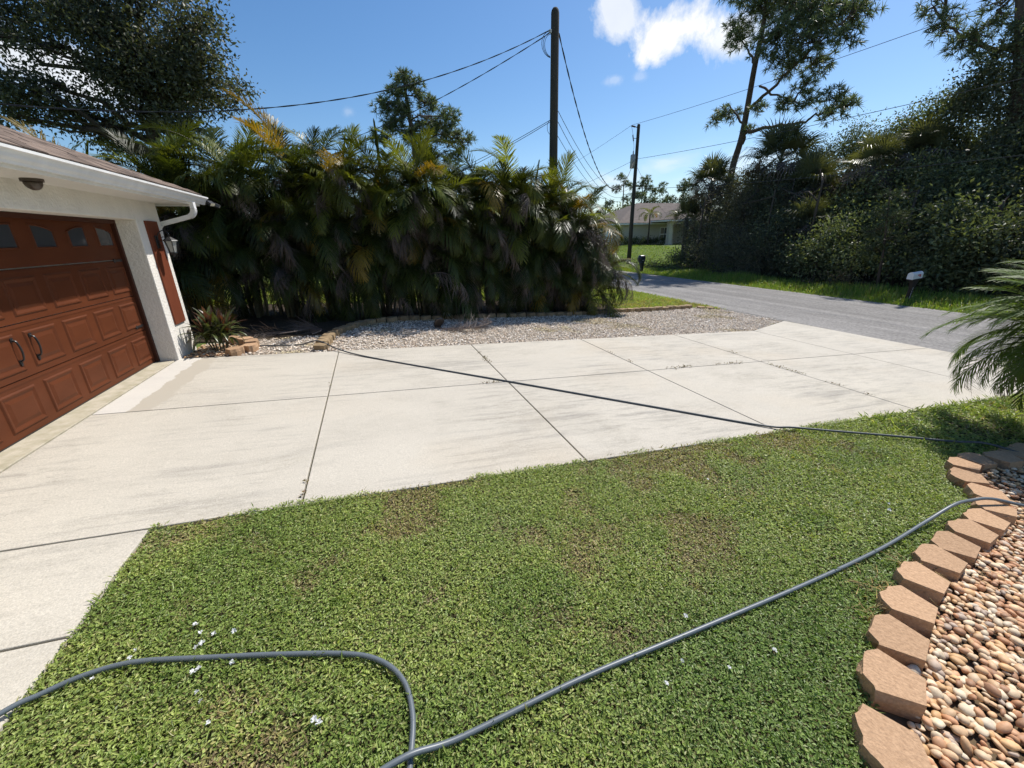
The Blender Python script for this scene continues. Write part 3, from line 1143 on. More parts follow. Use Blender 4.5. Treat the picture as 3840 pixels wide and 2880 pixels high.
def blades(mb, x, y, h, w, cols, lean=0.35):
    n = len(x)
    z = terr(x, y) - 0.03
    az = rng.uniform(0, 2 * math.pi, n)
    d = np.stack([np.cos(az), np.sin(az), np.zeros(n)], -1)
    s = np.stack([-np.sin(az), np.cos(az), np.zeros(n)], -1)
    ln = (rng.random(n) * lean)[:, None]
    h = np.asarray(h)[:, None]
    w = np.asarray(w)[:, None]
    P = np.stack([x, y, z], -1)
    up = np.array([0, 0, 1.0])
    a, b = P - s * w / 2, P + s * w / 2
    c1 = P + up * h * .6 + d * h * ln * .4
    c, dd = c1 + s * w * .4, c1 - s * w * .4
    t = P + up * h * (1 - ln * .45) + d * h * ln * 1.3
    V = np.stack([a, b, c, dd, t], 1).reshape(-1, 3)
    i = np.arange(n)[:, None] * 5
    base = mb.n
    mb.add(V, i + np.array([[0, 1, 2, 3]]), np.repeat(cols, 5, axis=0))
    mb.f.append(base + i + np.array([[3, 2, 4]]))


# tall verge grass on the far side of the road
mb = MB()
n = 26000
x = 21.12 + rng.random(n) ** 1.1 * 2.9
y = rng.uniform(4, 33, n)
k = (x < 23.6 + vnoise(x, y, .5, 2))
x, y = x[k], y[k]
hh = (0.10 + 0.30 * smooth((x - 21.2) / 1.6)) * (0.6 + 0.8 * vnoise(x, y, 0.7, 9)) * np.where(y > 24, 0.6, 1)
blades(mb, x, y, hh * rng.uniform(.6, 1.2, len(x)), rng.uniform(.012, .028, len(x)), colmix(len(x), [(0.20, 0.29, 0.055), (0.15, 0.23, 0.045), (0.27, 0.31, 0.08), (0.3, 0.27, 0.12)], [.4, .3, .2, .1]), .5)
o = mb.build('verge_grass', M['blade'])
tag(o, 'long unmown green grass on the verge across the road', 'grass', kind='stuff')
mb = MB()
n = 16000
x, y = rng.uniform(21.3, 33, n), rng.uniform(23, 44, n)
k = y > 22 + (x - 21) * 0.3
x, y = x[k], y[k]
blades(mb, x, y, rng.uniform(.07, .16, len(x)), rng.uniform(.02, .045, len(x)), colmix(len(x), [(0.19, 0.28, 0.05), (0.15, 0.23, 0.042), (0.25, 0.29, 0.07)]), .6)
o = mb.build('far_lawn_grass', M['blade'])
tag(o, 'bright mown lawn sloping up to the cream house', 'grass', kind='stuff')


# ------------------------------------------------------------------ palm fronds
def frond_mesh(name, L=2.0, pet=0.25, n=42, leaf=0.5, w=0.035, arch=1.1, vee=0.55, droop=0.18, seed=0, limp=0.0, curl=0.0, fwd=(1.15, 0.45), rr=0.014):
    r = np.random.default_rng(seed)
    ns = 16
    s = np.linspace(0, 1, ns)
    th = arch * s ** 1.25
    ds = L / (ns - 1)
    P = np.zeros((ns, 3))
    for i in range(1, ns):
        a = (th[i] + th[i - 1]) / 2
        P[i] = P[i - 1] + ds * np.array([math.sin(a), curl * s[i] * .3, math.cos(a)])
    mb = MB()
    mb.tube(P, np.linspace(rr, 0.003, ns), 5, cap=False)
    u = np.linspace(0, 1, n) ** 0.95
    sp = pet + (1 - pet) * u * 0.995
    Pi = np.stack([np.interp(sp, s, P[:, k]) for k in range(3)], -1)
    a = np.interp(sp, s, th)
    tan = np.stack([np.sin(a), np.zeros(n), np.cos(a)], -1)
    nor = np.stack([-np.cos(a), np.zeros(n), np.sin(a)], -1)
    ln = leaf * np.clip(np.sin(math.pi * (0.16 + 0.80 * u)), 0.15, 1) ** 0.55
    for sd in (-1, 1):
        side = np.array([0, sd, 0.0])
        an = np.interp(u, [0, 1], fwd)[:, None] + r.normal(0, 0.09, (n, 1))
        v = vee + r.normal(0, 0.12, (n, 1))
        d = np.cos(an) * tan + np.sin(an) * (side * np.cos(v) + nor * np.sin(v))
        if limp:
            d = d * (1 - limp) + limp * (-nor * 0.6 + tan * 0.55 + r.normal(0, .35, (n, 3)))
        d = unit(d)
        l2 = (ln * r.uniform(.85, 1.12, n) * (1 - .25 * limp * r.random(n)))[:, None]
        dr = (droop * r.uniform(.5, 1.6, n))[:, None]
        down = -nor * .75 + tan * .25
        if limp:
            down = down + r.normal(0, .5, (n, 3)) * limp
        wv = unit(np.cross(d, nor + side * .2))
        wd = (w * (.55 + .45 * ln / leaf) * r.uniform(.8, 1.15, n) * (1 - .5 * limp))[:, None]
        p0 = Pi
        p1 = p0 + d * l2 * .35 + down * l2 * dr * .15
        p2 = p0 + d * l2 * .72 + down * l2 * dr * .6
        p3 = p0 + d * l2 * .98 + down * l2 * dr * 1.25
        V = np.stack([p0 + wv * wd * .3, p0 - wv * wd * .3, p1 + wv * wd * .5, p1 - wv * wd * .5, p2 + wv * wd * .36, p2 - wv * wd * .36, p3], 1).reshape(-1, 3)
        i = np.arange(n)[:, None] * 7
        b = mb.n
        mb.add(V, np.concatenate([i + np.array([[0, 2, 3, 1]]), i + np.array([[2, 4, 5, 3]])]))
        mb.f.append(b + i + np.array([[4, 6, 5]]))
    return mb.mesh(name)


FR = {
    'up': [frond_mesh('frond', 2.2, .24, 50, .56, .024, .85, .5, .22, 1), frond_mesh('frond', 2.0, .22, 46, .52, .024, 1.05, .45, .26, 2, curl=.4)],
    'arch': [frond_mesh('frond', 2.1, .22, 50, .54, .024, 1.6, .5, .3, 3), frond_mesh('frond', 2.2, .25, 50, .56, .023, 1.9, .45, .36, 4, curl=-.4), frond_mesh('frond', 1.8, .22, 44, .5, .024, 1.45, .6, .28, 5, curl=.3)],
    'droop': [frond_mesh('frond', 2.0, .2, 48, .52, .023, 2.3, .35, .45, 6), frond_mesh('frond', 2.1, .2, 48, .52, .023, 2.6, .3, .5, 7, curl=.5)],
    'dead': [frond_mesh('frond', 1.8, .2, 46, .50, .02, 2.3, .1, .9, 8, limp=.75), frond_mesh('frond', 1.9, .2, 46, .5, .02, 2.0, .1, .8, 9, limp=.55, curl=.4), frond_mesh('frond', 1.6, .18, 40, .45, .018, 2.7, .0, 1.0, 10, limp=.9)],
    'spear': [frond_mesh('frond', 1.5, .15, 40, .42, .034, .12, 1.25, .03, 11, fwd=(.35, .12))],
}
for k in FR.values():
    for me in k:
        me.materials.append(M['palm_green'])


def place_frond(me, parent, loc, az, tilt, scale, m, roll=0.0):
    o = link('frond', me, parent)
    o.matrix_local = Matrix.Translation(loc) @ Matrix.Rotation(az, 4, 'Z') @ Matrix.Rotation(tilt, 4, 'Y') @ Matrix.Rotation(roll, 4, 'Z') @ Matrix.Scale(scale, 4)
    o.material_slots[0].link = 'OBJECT'
    o.material_slots[0].material = m
    return o


def htop(x):
    return float(np.interp(x, [-4, -1.8, -.5, .5, 1.9, 3.3, 4.5, 6.3, 7.6, 8.6, 9.4, 10.1, 10.7], [3.7, 3.9, 4.2, 4.4, 4.75, 4.5, 4.2, 4.2, 4.1, 3.9, 3.5, 2.7, 1.9]))


def areca(x, y, label, ncane=12, low=8, reach=0.6, topk=1.0):
    z0 = T(x, y)
    root = empty('areca_palm', (x, y, z0 - 0.02), label, 'palm', 'areca palms in the tall hedge')
    top = (htop(x) - z0) * topk
    for k in range(ncane):
        a = -math.pi / 2 + rng.normal(0, 1.0) if k % 3 else rng.uniform(0, 2 * math.pi)
        rad = rng.uniform(0.1, reach)
        bx, by = rad * math.cos(a) * .9, rad * math.sin(a)
        u = (k + rng.random()) / ncane
        hgt = .25 + (top - 1.4) * (1 - u) ** .6
        lean = rng.uniform(0.04, 0.16) + .05 / max(hgt, .5)
        ex, ey = bx + hgt * lean * math.cos(a), by + hgt * lean * math.sin(a)
        P = curve_pts([(bx, by, 0), (bx + (ex - bx) * .3, by + (ey - by) * .3, hgt * .5), (ex, ey, hgt)], 7)
        mb = MB()
        rr = rng.uniform(.024, .038)
        rad_ = np.full(len(P), rr)
        rad_[::3] *= 1.18
        rad_[-3:] *= np.array([1.25, 1.1, .7])
        mb.tube(P, rad_, 7)
        mb.build('cane', M['palm_cane'], root)
        nf = rng.integers(7, 10)
        a0 = rng.uniform(0, 6.28)
        high = hgt > (top - 1.45) * .6
        for q in range(nf):
            t = q / (nf - 1)
            az = a0 + q * 2.4 + rng.normal(0, .25)
            u = rng.random()
            sc = rng.uniform(.62, .88)
            if t < .12:
                kind, tilt = ('spear' if u < .12 else 'up' if u < .5 else 'arch'), rng.uniform(0.05, .35)
            elif t < .4:
                kind, tilt = ('up' if u < .25 else 'arch'), rng.uniform(.25, .65)
            elif t < .78:
                kind, tilt = ('arch' if u < .4 else 'droop'), rng.uniform(.45, .95)
            else:
                kind, tilt = ('dead' if u < .62 else 'droop'), rng.uniform(.8, 1.35)
            mm = M['palm_dead'] if kind == 'dead' else M['palm_yellow'] if (rng.random() < (.06 if high else .03)) else M['palm_light'] if (high and rng.random() < .5) else M['palm_green']  # half the high fronds lighter: sun on the hedge top put into colour
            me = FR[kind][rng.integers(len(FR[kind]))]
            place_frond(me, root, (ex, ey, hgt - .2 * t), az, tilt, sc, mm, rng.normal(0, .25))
    for k in range(low):
        a = -math.pi / 2 + rng.normal(0, .8)
        rad = rng.uniform(.3, reach + .25)
        bz = rng.uniform(.45, 1.5) if k % 2 else rng.uniform(1.2, 2.4)
        kind = rng.choice(['droop', 'dead'], p=[.62, .38])
        mm = M['palm_dead'] if kind == 'dead' else M['palm_yellow'] if rng.random() < .08 else M['palm_green']
        place_frond(FR[kind][rng.integers(len(FR[kind]))], root, (rad * math.cos(a), rad * math.sin(a), bz), a + rng.normal(0, .6), rng.uniform(.5, 1.1), rng.uniform(.7, .95), mm, rng.normal(0, .25))
    return root


ORD = ['first', 'second', 'third', 'fourth', 'fifth', 'sixth', 'seventh', 'eighth', 'ninth', 'tenth', 'eleventh', 'twelfth', 'thirteenth', 'fourteenth']
hx_ = [-3.4, -2.1, -0.8, 0.4, 1.5, 2.6, 3.7, 4.8, 5.9, 7.0, 7.9, 8.7, 9.3, 9.6]
for i, x in enumerate(hx_):
    lab = 'feathery areca palm clump, %s along the hedge counted from behind the garage' % ORD[i]
    if i == len(hx_) - 1:
        lab = 'low areca palm clump with yellowed fronds at the road end of the hedge'
    areca(x, 12.5 + rng.normal(0, .15) + (0.2 if i == 13 else 0), lab, 20 if i < 12 else 14, 24)
# low spreading fronds where the hedge ends
areca(9.85, 12.0, 'short young areca palm shoots at the foot of the hedge by the grass', 5, 12, .4, .55)


# ------------------------------------------------------------------ trees
def limb(mb, P, r0, r1, sides=7):
    P = np.asarray(P, float)
    mb.tube(P, np.linspace(r0, r1, len(P)) if len(P) > 1 else r0, sides, cap=True)


def wig(a, b, n=5, amp=0.08, sag=0.0):
    a, b = np.asarray(a, float), np.asarray(b, float)
    t = np.linspace(0, 1, n)[:, None]
    P = a + (b - a) * t
    l = np.linalg.norm(b - a)
    P[1:-1] += rng.normal(0, amp * l, (n - 2, 3))
    P[:, 2] += (sag * l * np.sin(math.pi * t))[:, 0]
    return P


def lobe_points(c, r, n, flat=0.85):
    d = rdir(n)
    rr = rng.random(n) ** (1 / 2.4)
    p = d * rr[:, None] * r * (0.75 + 0.45 * rng.random((n, 1)))
    p[:, 2] *= flat
    return np.asarray(c) + p


def leafy(name, label, cat, trunk, tr, lobes, dens, per, lsz, pal, group=None, spread=0.3, bark='bark', twig=0.3, wts=None, up=0.4):
    trunk = np.asarray(trunk, float)
    base = trunk[0].copy()
    root = empty(name, tuple(base), label, cat, group)
    tb, cb = MB(), MB()
    P = curve_pts(trunk, 6) if len(trunk) > 2 else wig(trunk[0], trunk[-1], 6, .03)
    tb.tube(P - base, np.linspace(tr, tr * .35, len(P)), 9)
    for (x, y, z, r) in lobes:
        c = np.array([x, y, z])
        i = np.argmin(np.linalg.norm(P - (c - [0, 0, r * 1.2]), axis=1))
        i = min(i, len(P) - 1)
        Lb = wig(P[i], c, 6, .06, .05)
        k = tr * (.35 + .3 * (1 - i / len(P)))
        limb(tb, Lb - base, k, k * .25, 6)
        n = max(6, int(dens * r * r))
        Q = lobe_points(c, r, n)
        for q in Q[rng.random(n) < twig]:
            j = rng.integers(2, 6)
            limb(tb, wig(Lb[j], q, 4, .08, -.03) - base, k * .25, .008, 4)
        m = per
        S = np.repeat(Q, m, axis=0)
        off = rng.normal(0, spread, (len(S), 3))
        L_ = S + off - base
        D = unit(off * .6 + rng.normal(0, .25, off.shape) + np.array([0, 0, -.05]))
        Nn = unit(np.array([0, 0, up]) + rdir(len(S)) * .6)
        ln = lsz * rng.uniform(.65, 1.3, len(S))
        leaves(cb, L_, D, Nn, ln, ln * rng.uniform(.38, .62, len(S)), colmix(len(S), pal, wts, .2), .2)
    tb.build('trunk', M[bark], root, smooth_=True)
    cb.build('crown', M['leaf'], root)
    return root


def tufts(cb, Q, D, nn, ln, w, pal):
    S = np.repeat(Q, nn, axis=0)
    Dd = np.repeat(D, nn, axis=0)
    n = len(S)
    d = unit(Dd * .55 + rdir(n) * 1.0 + np.array([0, 0, .12]))
    s = unit(np.cross(d, rdir(n)))
    l = (ln * rng.uniform(.6, 1.1, n))[:, None]
    a, b = S - s * w / 2, S + s * w / 2
    m1 = S + d * l * .6
    t = S + d * l + np.array([0, 0, -.12]) * l
    V = np.stack([a, b, m1 + s * w * .45, m1 - s * w * .45, t], 1).reshape(-1, 3)
    i = np.arange(n)[:, None] * 5
    base = cb.n
    cb.add(V, i + np.array([[0, 1, 2, 3]]), np.repeat(colmix(n, pal, None, .2), 5, axis=0))
    cb.f.append(base + i + np.array([[3, 2, 4]]))


PINEPAL = [(0.125, 0.155, 0.085), (0.10, 0.13, 0.075), (0.16, 0.175, 0.10)]


def pine(name, label, trunk, tr, limbs, lobes, dens, nn=16, ln=.34, w=.022, group=None, pal=PINEPAL):
    trunk = np.asarray(trunk, float)
    base = trunk[0].copy()
    root = empty(name, tuple(base), label, 'tree', group)
    tb, cb = MB(), MB()
    P = curve_pts(trunk, 6)
    tb.tube(P - base, np.linspace(tr, tr * .3, len(P)), 9)
    allp = [P]
    for L_, r in limbs:
        Q = curve_pts(L_, 5)
        Q[1:-1] += rng.normal(0, .05, (len(Q) - 2, 3))
        limb(tb, Q - base, r, r * .3, 6)
        allp.append(Q)
    A = np.concatenate(allp)
    for (x, y, z, r) in lobes:
        c = np.array([x, y, z])
        j = np.argmin(np.linalg.norm(A - c - [0, 0, r * .3], axis=1))
        Lb = wig(A[j], c, 5, .07, .06)
        limb(tb, Lb - base, tr * .2, tr * .08, 5)
        n = max(5, int(dens * r * r))
        Q = lobe_points(c, r, n, .75)
        for q in Q[rng.random(n) < .6]:
            limb(tb, wig(Lb[rng.integers(1, 5)], q, 4, .07, -.05) - base, tr * .06, .012, 4)
        tufts(cb, Q - base, unit(Q - c + np.array([0, 0, .3])), nn, ln, w, pal)
    tb.build('trunk', M['pine_bark'], root, smooth_=True)
    cb.build('crown', M['needle'], root)
    return root


OAK = [(-3.3,22.0,8.5,1.9),(-4.8,23.0,9.7,1.5),(-1.4,21.0,9.1,1.2),(-1.6,21.0,7.9,1.0),(-4.1,22.0,7.0,1.4),(-5.1,21.0,9.1,0.9),(-7.2,23.0,9.7,1.1),(-6.9,21.0,6.7,0.95),(-6.0,22.0,6.5,0.9),(-7.7,21.0,6.2,0.7),(-3.2,23.0,7.2,1.1),(-0.8,23.0,7.8,0.6),(-1.3,22.0,7.3,0.65),(-5.5,23.0,5.9,1.0),(-3.3,22.0,11.0,1.7),(-5.9,23.0,11.0,1.8),(-7.6,22.0,8.7,0.45),(-2.9,22.0,6.0,1.2),(-8.8,22.0,7.5,1.1),(-9.2,22.5,9.5,1.4),(-6.3,21.5,8.35,.55),(-6.6,21.4,7.2,.6),(-4.7,21.4,8.0,.9),(-2.4,21.2,7.6,1.0)]
leafy('oak_tree', 'large dark evergreen oak rising behind the palm hedge and garage', 'tree', [(-4.2, 22, -.1), (-4.3, 22, 2.5), (-4.0, 22, 5.0), (-3.6, 22, 8.0)], .30, OAK,
      50, 30, .15, [(0.075, 0.082, 0.05), (0.10, 0.105, 0.068), (0.055, 0.063, 0.038), (0.13, 0.125, 0.085)], spread=.24, twig=.35)

MIDPINE = [(7.3,34.0,12.1,0.75),(6.8,34.0,11.2,0.8),(8.1,34.0,11.6,0.75),(5.9,34.0,10.3,0.75),(7.2,34.0,10.3,0.9),(9.0,35.0,11.0,0.85),(6.3,34.0,9.5,0.75),(9.9,33.0,9.7,0.85),(8.6,34.0,9.4,1.0),(9.9,34.0,8.9,1.0),(11.2,34.0,8.6,0.75),(7.4,34.0,8.6,0.85),(6.0,34.0,9.0,0.6),(5.3,34,8.4,.7),(8.5,34,7.6,.9),(10.5,34,7.4,.8)]
pine('pine_tree', 'bushy rounded pine poking up behind the middle of the palm hedge', [(7.8, 34, -.3), (7.6, 34, 4.9), (7.6, 34, 8.5), (7.4, 34, 10.5), (7.3, 34, 12.3)], .26, [], MIDPINE, 62, 20, .46, .04)

TALL = [(31.2,28.0,16.2,1.53),(32.4,26.1,15.8,1.77),(32.4,23.4,14.2,1.42),(31.2,29.3,14.8,0.94),(30.1,25.0,13.4,1.53),(31.2,23.4,12.9,1.53),(31.2,21.2,12.2,0.83),(31.2,25.0,12.1,1.18),(32.4,23.6,11.7,0.94),(31.2,29.9,15.8,0.89),(31.2,23.4,10.5,0.71),(31.2,29.3,10.4,0.83),(31.2,30.6,10.2,0.71),(31.2,26.7,9.9,0.65),(31.2,24.4,9.7,0.77),(31.2,22.8,9.4,0.77),(30.1,20.4,8.9,0.77),(31.2,20.3,8.5,0.71),(31.2,21.4,8.3,0.65),(31.2,27.1,8.8,0.47),(31.2,25.6,17.7,2.36),(31.2,29.3,18.4,1.89),(32.4,21.9,13.8,1.18),(31.8,24.3,14.5,1.42)]
pine('tall_pine', 'tall leaning pine with a long bare lower limb above the roadside thicket', [(31.2,28.6,-1.3), (31.2,28.4,2.0), (31.2,28.3,6.2), (31.2,27.8,8.6), (31.2,27.6,12.7), (31.2,27.4,14.9), (31.2,27.4,17.1), (31.2,26.9,19.0)], .30,
     [([(31.2,28.0,7.9),(31.2,27.3,8.6),(31.2,25.6,8.6),(31.2,24.0,8.4),(31.2,22.7,8.4),(31.2,21.8,8.6),(31.2,20.2,8.6)], .14),
      ([(31.2,27.8,10.1),(31.2,26.1,10.8),(31.2,24.5,11.7),(31.2,23.2,12.4),(31.2,21.7,13.0)], .12),
      ([(31.2,28.0,9.4),(31.2,29.0,10.4),(31.2,29.7,11.1),(31.2,30.1,10.3)], .08),
      ([(31.2,26.9,11.4),(31.2,24.9,10.2),(31.2,23.1,9.4),(31.2,21.2,9.1)], .08),
      ([(31.2,27.6,12.9),(31.2,28.4,14.0),(31.2,29.4,15.1)], .09),
      ([(31.2,27.4,14.1),(31.8,25.8,14.5),(32.4,24.8,15.4)], .10)], TALL, 46, 22, .46, .034)

pine('vine_pine', 'old pine with a dark leaning trunk wrapped in vines at the road edge, rightmost tree', [(30.1,10.5,-1.3), (30.1,11.1,1.4), (30.1,12.0,5.2), (30.1,12.6,7.9), (30.1,13.5,11.4), (30.1,13.9,13.8)], .36,
     [([(30.1,12.9,8.6), (30.1,13.9,9.1), (30.1,14.9,9.8), (30.1,16.0,10.9)], .12)],
     [(30.1,16.5,11.5,0.65),(30.1,15.6,10.7,0.71),(30.1,14.6,9.8,0.83),(30.1,15.8,10.3,0.59),(30.1,14.0,10.4,0.83),(30.1,14.4,9.1,0.71),(30.1,15.1,9.6,0.59),(30.1,13.5,8.5,0.83),(30.1,13.1,9.7,0.83),(30.1,14.9,12.2,0.94),(30.1,16.0,12.4,0.83)], 46, 20, .40, .026)

# understorey of the thicket
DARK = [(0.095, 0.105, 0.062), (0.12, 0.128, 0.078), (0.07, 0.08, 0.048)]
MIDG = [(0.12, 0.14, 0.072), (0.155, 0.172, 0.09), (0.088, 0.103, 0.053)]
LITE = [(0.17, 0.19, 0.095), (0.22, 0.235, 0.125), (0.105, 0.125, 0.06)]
BROWN = [(0.115, 0.105, 0.076), (0.14, 0.13, 0.094), (0.085, 0.085, 0.058)]
SHR = [
    ('vine_shrub', 'dark vine-draped mass under the leaning pine', BROWN, .12, [(27.4,23.1,2.7,2.35),(24.8,21.3,0.7,1.90),(24.8,18.8,0.2,1.90),(29.1,26.8,4.4,1.56)]),
    ('vine_shrub', 'dark vine curtain hanging at the house end of the thicket', BROWN, .12, [(26.2,25.5,1.8,1.28),(24.8,24.0,0.0,1.30),(28.5,28.2,3.7,1.17),(28.4,27.0,4.3,1.1),(28.6,25.4,4.4,1.2)]),
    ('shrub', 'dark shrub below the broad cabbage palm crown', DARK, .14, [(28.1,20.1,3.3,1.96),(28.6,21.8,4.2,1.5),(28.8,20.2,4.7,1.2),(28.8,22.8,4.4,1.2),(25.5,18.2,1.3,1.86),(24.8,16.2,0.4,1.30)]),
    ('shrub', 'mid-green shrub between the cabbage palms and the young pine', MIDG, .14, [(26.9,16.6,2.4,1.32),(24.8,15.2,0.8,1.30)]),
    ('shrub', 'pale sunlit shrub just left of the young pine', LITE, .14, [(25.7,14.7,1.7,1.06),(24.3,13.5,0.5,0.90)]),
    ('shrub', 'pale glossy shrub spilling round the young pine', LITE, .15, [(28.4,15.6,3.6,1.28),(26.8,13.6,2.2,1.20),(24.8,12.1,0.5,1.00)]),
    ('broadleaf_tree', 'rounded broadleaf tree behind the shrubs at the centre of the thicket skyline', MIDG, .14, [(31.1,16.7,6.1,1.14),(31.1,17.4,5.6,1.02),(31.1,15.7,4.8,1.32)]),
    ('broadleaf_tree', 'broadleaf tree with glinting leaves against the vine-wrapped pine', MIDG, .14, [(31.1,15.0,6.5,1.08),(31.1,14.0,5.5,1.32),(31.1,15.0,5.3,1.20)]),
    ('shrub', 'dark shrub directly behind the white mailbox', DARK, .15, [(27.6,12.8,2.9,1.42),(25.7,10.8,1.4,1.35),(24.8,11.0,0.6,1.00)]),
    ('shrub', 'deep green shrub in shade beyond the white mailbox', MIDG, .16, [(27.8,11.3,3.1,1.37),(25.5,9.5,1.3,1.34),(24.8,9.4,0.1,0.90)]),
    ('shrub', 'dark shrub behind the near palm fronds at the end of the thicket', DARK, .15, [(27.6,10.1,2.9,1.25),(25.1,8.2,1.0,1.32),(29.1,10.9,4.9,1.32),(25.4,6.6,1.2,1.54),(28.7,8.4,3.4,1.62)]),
    ('broadleaf_tree', 'thin twiggy tree topping the thicket beside the broad cabbage palm', MIDG, .13, [(31.1,19.3,6.7,0.96),(31.1,19.6,5.8,1.20),(31.1,18.5,5.4,1.20)]),
    ('broadleaf_tree', 'low dark tree filling the thicket skyline under the pine limb', DARK, .13, [(31.1,21.0,6.0,0.96),(31.1,22.1,5.4,1.32),(31.2,24.5,4.7,1.56)]),
]
SHR += [
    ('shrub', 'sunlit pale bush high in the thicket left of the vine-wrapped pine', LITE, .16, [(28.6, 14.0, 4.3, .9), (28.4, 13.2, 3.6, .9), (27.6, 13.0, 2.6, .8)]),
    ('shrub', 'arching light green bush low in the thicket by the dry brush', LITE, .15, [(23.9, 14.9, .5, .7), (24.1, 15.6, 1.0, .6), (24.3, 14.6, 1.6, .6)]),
    ('shrub', 'leafy bush bulging from the thicket beyond the mailbox post', MIDG, .17, [(24.2, 10.3, .3, .8), (24.2, 9.6, 1.4, .8), (24.6, 10.6, 2.3, .7)]),
    ('vine_shrub', 'ragged vine hump topping the thicket near the tall pine trunk', BROWN, .14, [(28.4, 24.2, 4.9, .8), (28.2, 23.0, 5.2, .7), (27.6, 22.2, 3.4, 1.0)]),
    ('broadleaf_tree', 'upright twiggy tree against the sky beside the vine-wrapped pine', MIDG, .15, [(30.6, 16.6, 6.6, .7), (30.6, 15.6, 7.0, .75), (30.6, 14.6, 7.3, .8), (30.6, 16.0, 5.8, .9)]),
]
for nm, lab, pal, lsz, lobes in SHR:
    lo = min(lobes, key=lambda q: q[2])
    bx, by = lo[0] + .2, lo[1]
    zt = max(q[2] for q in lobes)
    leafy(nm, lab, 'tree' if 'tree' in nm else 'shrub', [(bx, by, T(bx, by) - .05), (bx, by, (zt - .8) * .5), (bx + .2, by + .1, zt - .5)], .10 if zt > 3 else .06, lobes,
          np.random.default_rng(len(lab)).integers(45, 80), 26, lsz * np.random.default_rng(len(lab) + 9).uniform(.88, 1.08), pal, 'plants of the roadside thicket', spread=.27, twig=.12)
leafy('climbing_vine', 'leafy vine climbing the trunk of the rightmost pine', 'vine', [(30.0, 10.6, -.8), (30.0, 11.6, 3.5), (30.0, 12.5, 7.5)], .05,
      [(30.0,13.6,7.7,.83),(30,12.6,6.6,.94),(30,12.6,7.8,.83),(30,13.8,7.1,.83),(30,12.0,5.5,.94),(30,12.6,9.0,.7),(29.8,11.6,4.0,1.0)], 80, 24, .15, DARK, 'plants of the roadside thicket', spread=.27, twig=.1)
# deep mass of woods behind the first row
mb = MB()
n = 42000
y = rng.uniform(4, 31, n)
x = 29.6 + rng.random(n) * 3.2
zt = np.interp(y, [4, 9, 12, 14, 16, 20, 24, 28, 31], [8.0, 8.0, 6.6, 5.2, 5.0, 5.2, 4.6, 4.0, 1.8]) * (0.85 + .3 * vnoise(x, y, .9, 21))
z = -.7 + rng.random(n) * (zt + .7)
ln = rng.uniform(.24, .44, n)
leaves(mb, np.stack([x, y, z], -1), rdir(n), rdir(n), ln, ln * .6, colmix(n, DARK, None, .2), .2)
o = mb.build('woods', M['leaf'])
tag(o, 'dense shaded woods behind the roadside thicket', 'woods', kind='stuff')
# low vines around the pole foot and at the thicket edge
leafy('vine_shrub', 'low creeper tangle between the far pole and the black mailbox', 'shrub', [(23.4, 27.4, -.7), (23.4, 27.4, -.3)], .03,
      [(23.4, 27.2, -.45, .5), (23.6, 26.2, -.35, .55), (23.9, 25.2, -.1, .6), (24.2, 24.6, .1, .7), (23.2, 28.2, -.5, .4), (23.9, 29.8, -.5, .35)], 60, 20, .12, MIDG, 'plants of the roadside thicket', spread=.18)
leafy('brush', 'dry brown brush at the foot of the thicket left of the white mailbox', 'shrub', [(23.2, 13.5, -.8), (23.2, 13.5, -.4)], .03,
      [(23.2, 13.6, -.4, .45), (23.2, 12.9, -.3, .45), (23.1, 14.4, -.5, .4), (23.3, 12.2, -.45, .35)], 60, 16, .10, [(0.14, 0.11, 0.075), (0.10, 0.08, 0.05), (0.08, 0.085, 0.04)], 'plants of the roadside thicket', spread=.2, twig=.8)

# young pine sapling
pine('young_pine', 'slender young pine sapling in front of the thicket', [(24.0, 12.0, -.8), (24.0, 12.15, .9), (24.0, 12.35, 2.3), (24.0, 12.5, 3.3)], .06, [],
     [(24, 12.4, 3.0, .35), (24, 12.6, 2.4, .45), (24, 12.0, 2.1, .5), (24, 12.6, 1.6, .5), (24, 11.9, 1.3, .55), (24, 12.5, .9, .5)], 75, 18, .34, .016, 'plants of the roadside thicket', [(0.085, 0.105, 0.05), (0.11, 0.125, 0.06), (0.07, 0.085, 0.04)])


# ------------------------------------------------------------------ cabbage palms
def fan_mesh(seed, droop=.35, r_=1.12, pet=.95, nseg=28):
    r = np.random.default_rng(seed)
    mb = MB()
    P = np.array([(pet * t, 0, pet * (.25 * t - .22 * t * t)) for t in np.linspace(0, 1, 6)])
    mb.tube(P, np.linspace(.018, .01, 6), 5, cap=False)
    h = P[-1]
    for a in np.linspace(-2.35, 2.35, nseg):
        l = r_ * (1 - .18 * (abs(a) / 2.35) ** 2) * r.uniform(.9, 1.08)
        d = np.array([math.cos(a), math.sin(a), 0.12 + .3 * abs(math.sin(a))])
        d /= np.linalg.norm(d)
        s = np.array([-math.sin(a), math.cos(a), 0])
        w = .030
        dz = np.array([0, 0, -1.0]) * droop * l * r.uniform(.6, 1.4)
        p1, p2, p3 = h + d * l * .45, h + d * l * .78 + dz * .3, h + d * l * .98 + dz
        V = [h + s * .008, h - s * .008, p1 + s * w, p1 - s * w, p2 + s * w * .45, p2 - s * w * .45, p3]
        mb.faces(V, [(0, 2, 3, 1), (2, 4, 5, 3), (4, 6, 5)])
    me = mb.mesh('fan_frond')
    me.materials.append(M['sabal'])
    return me


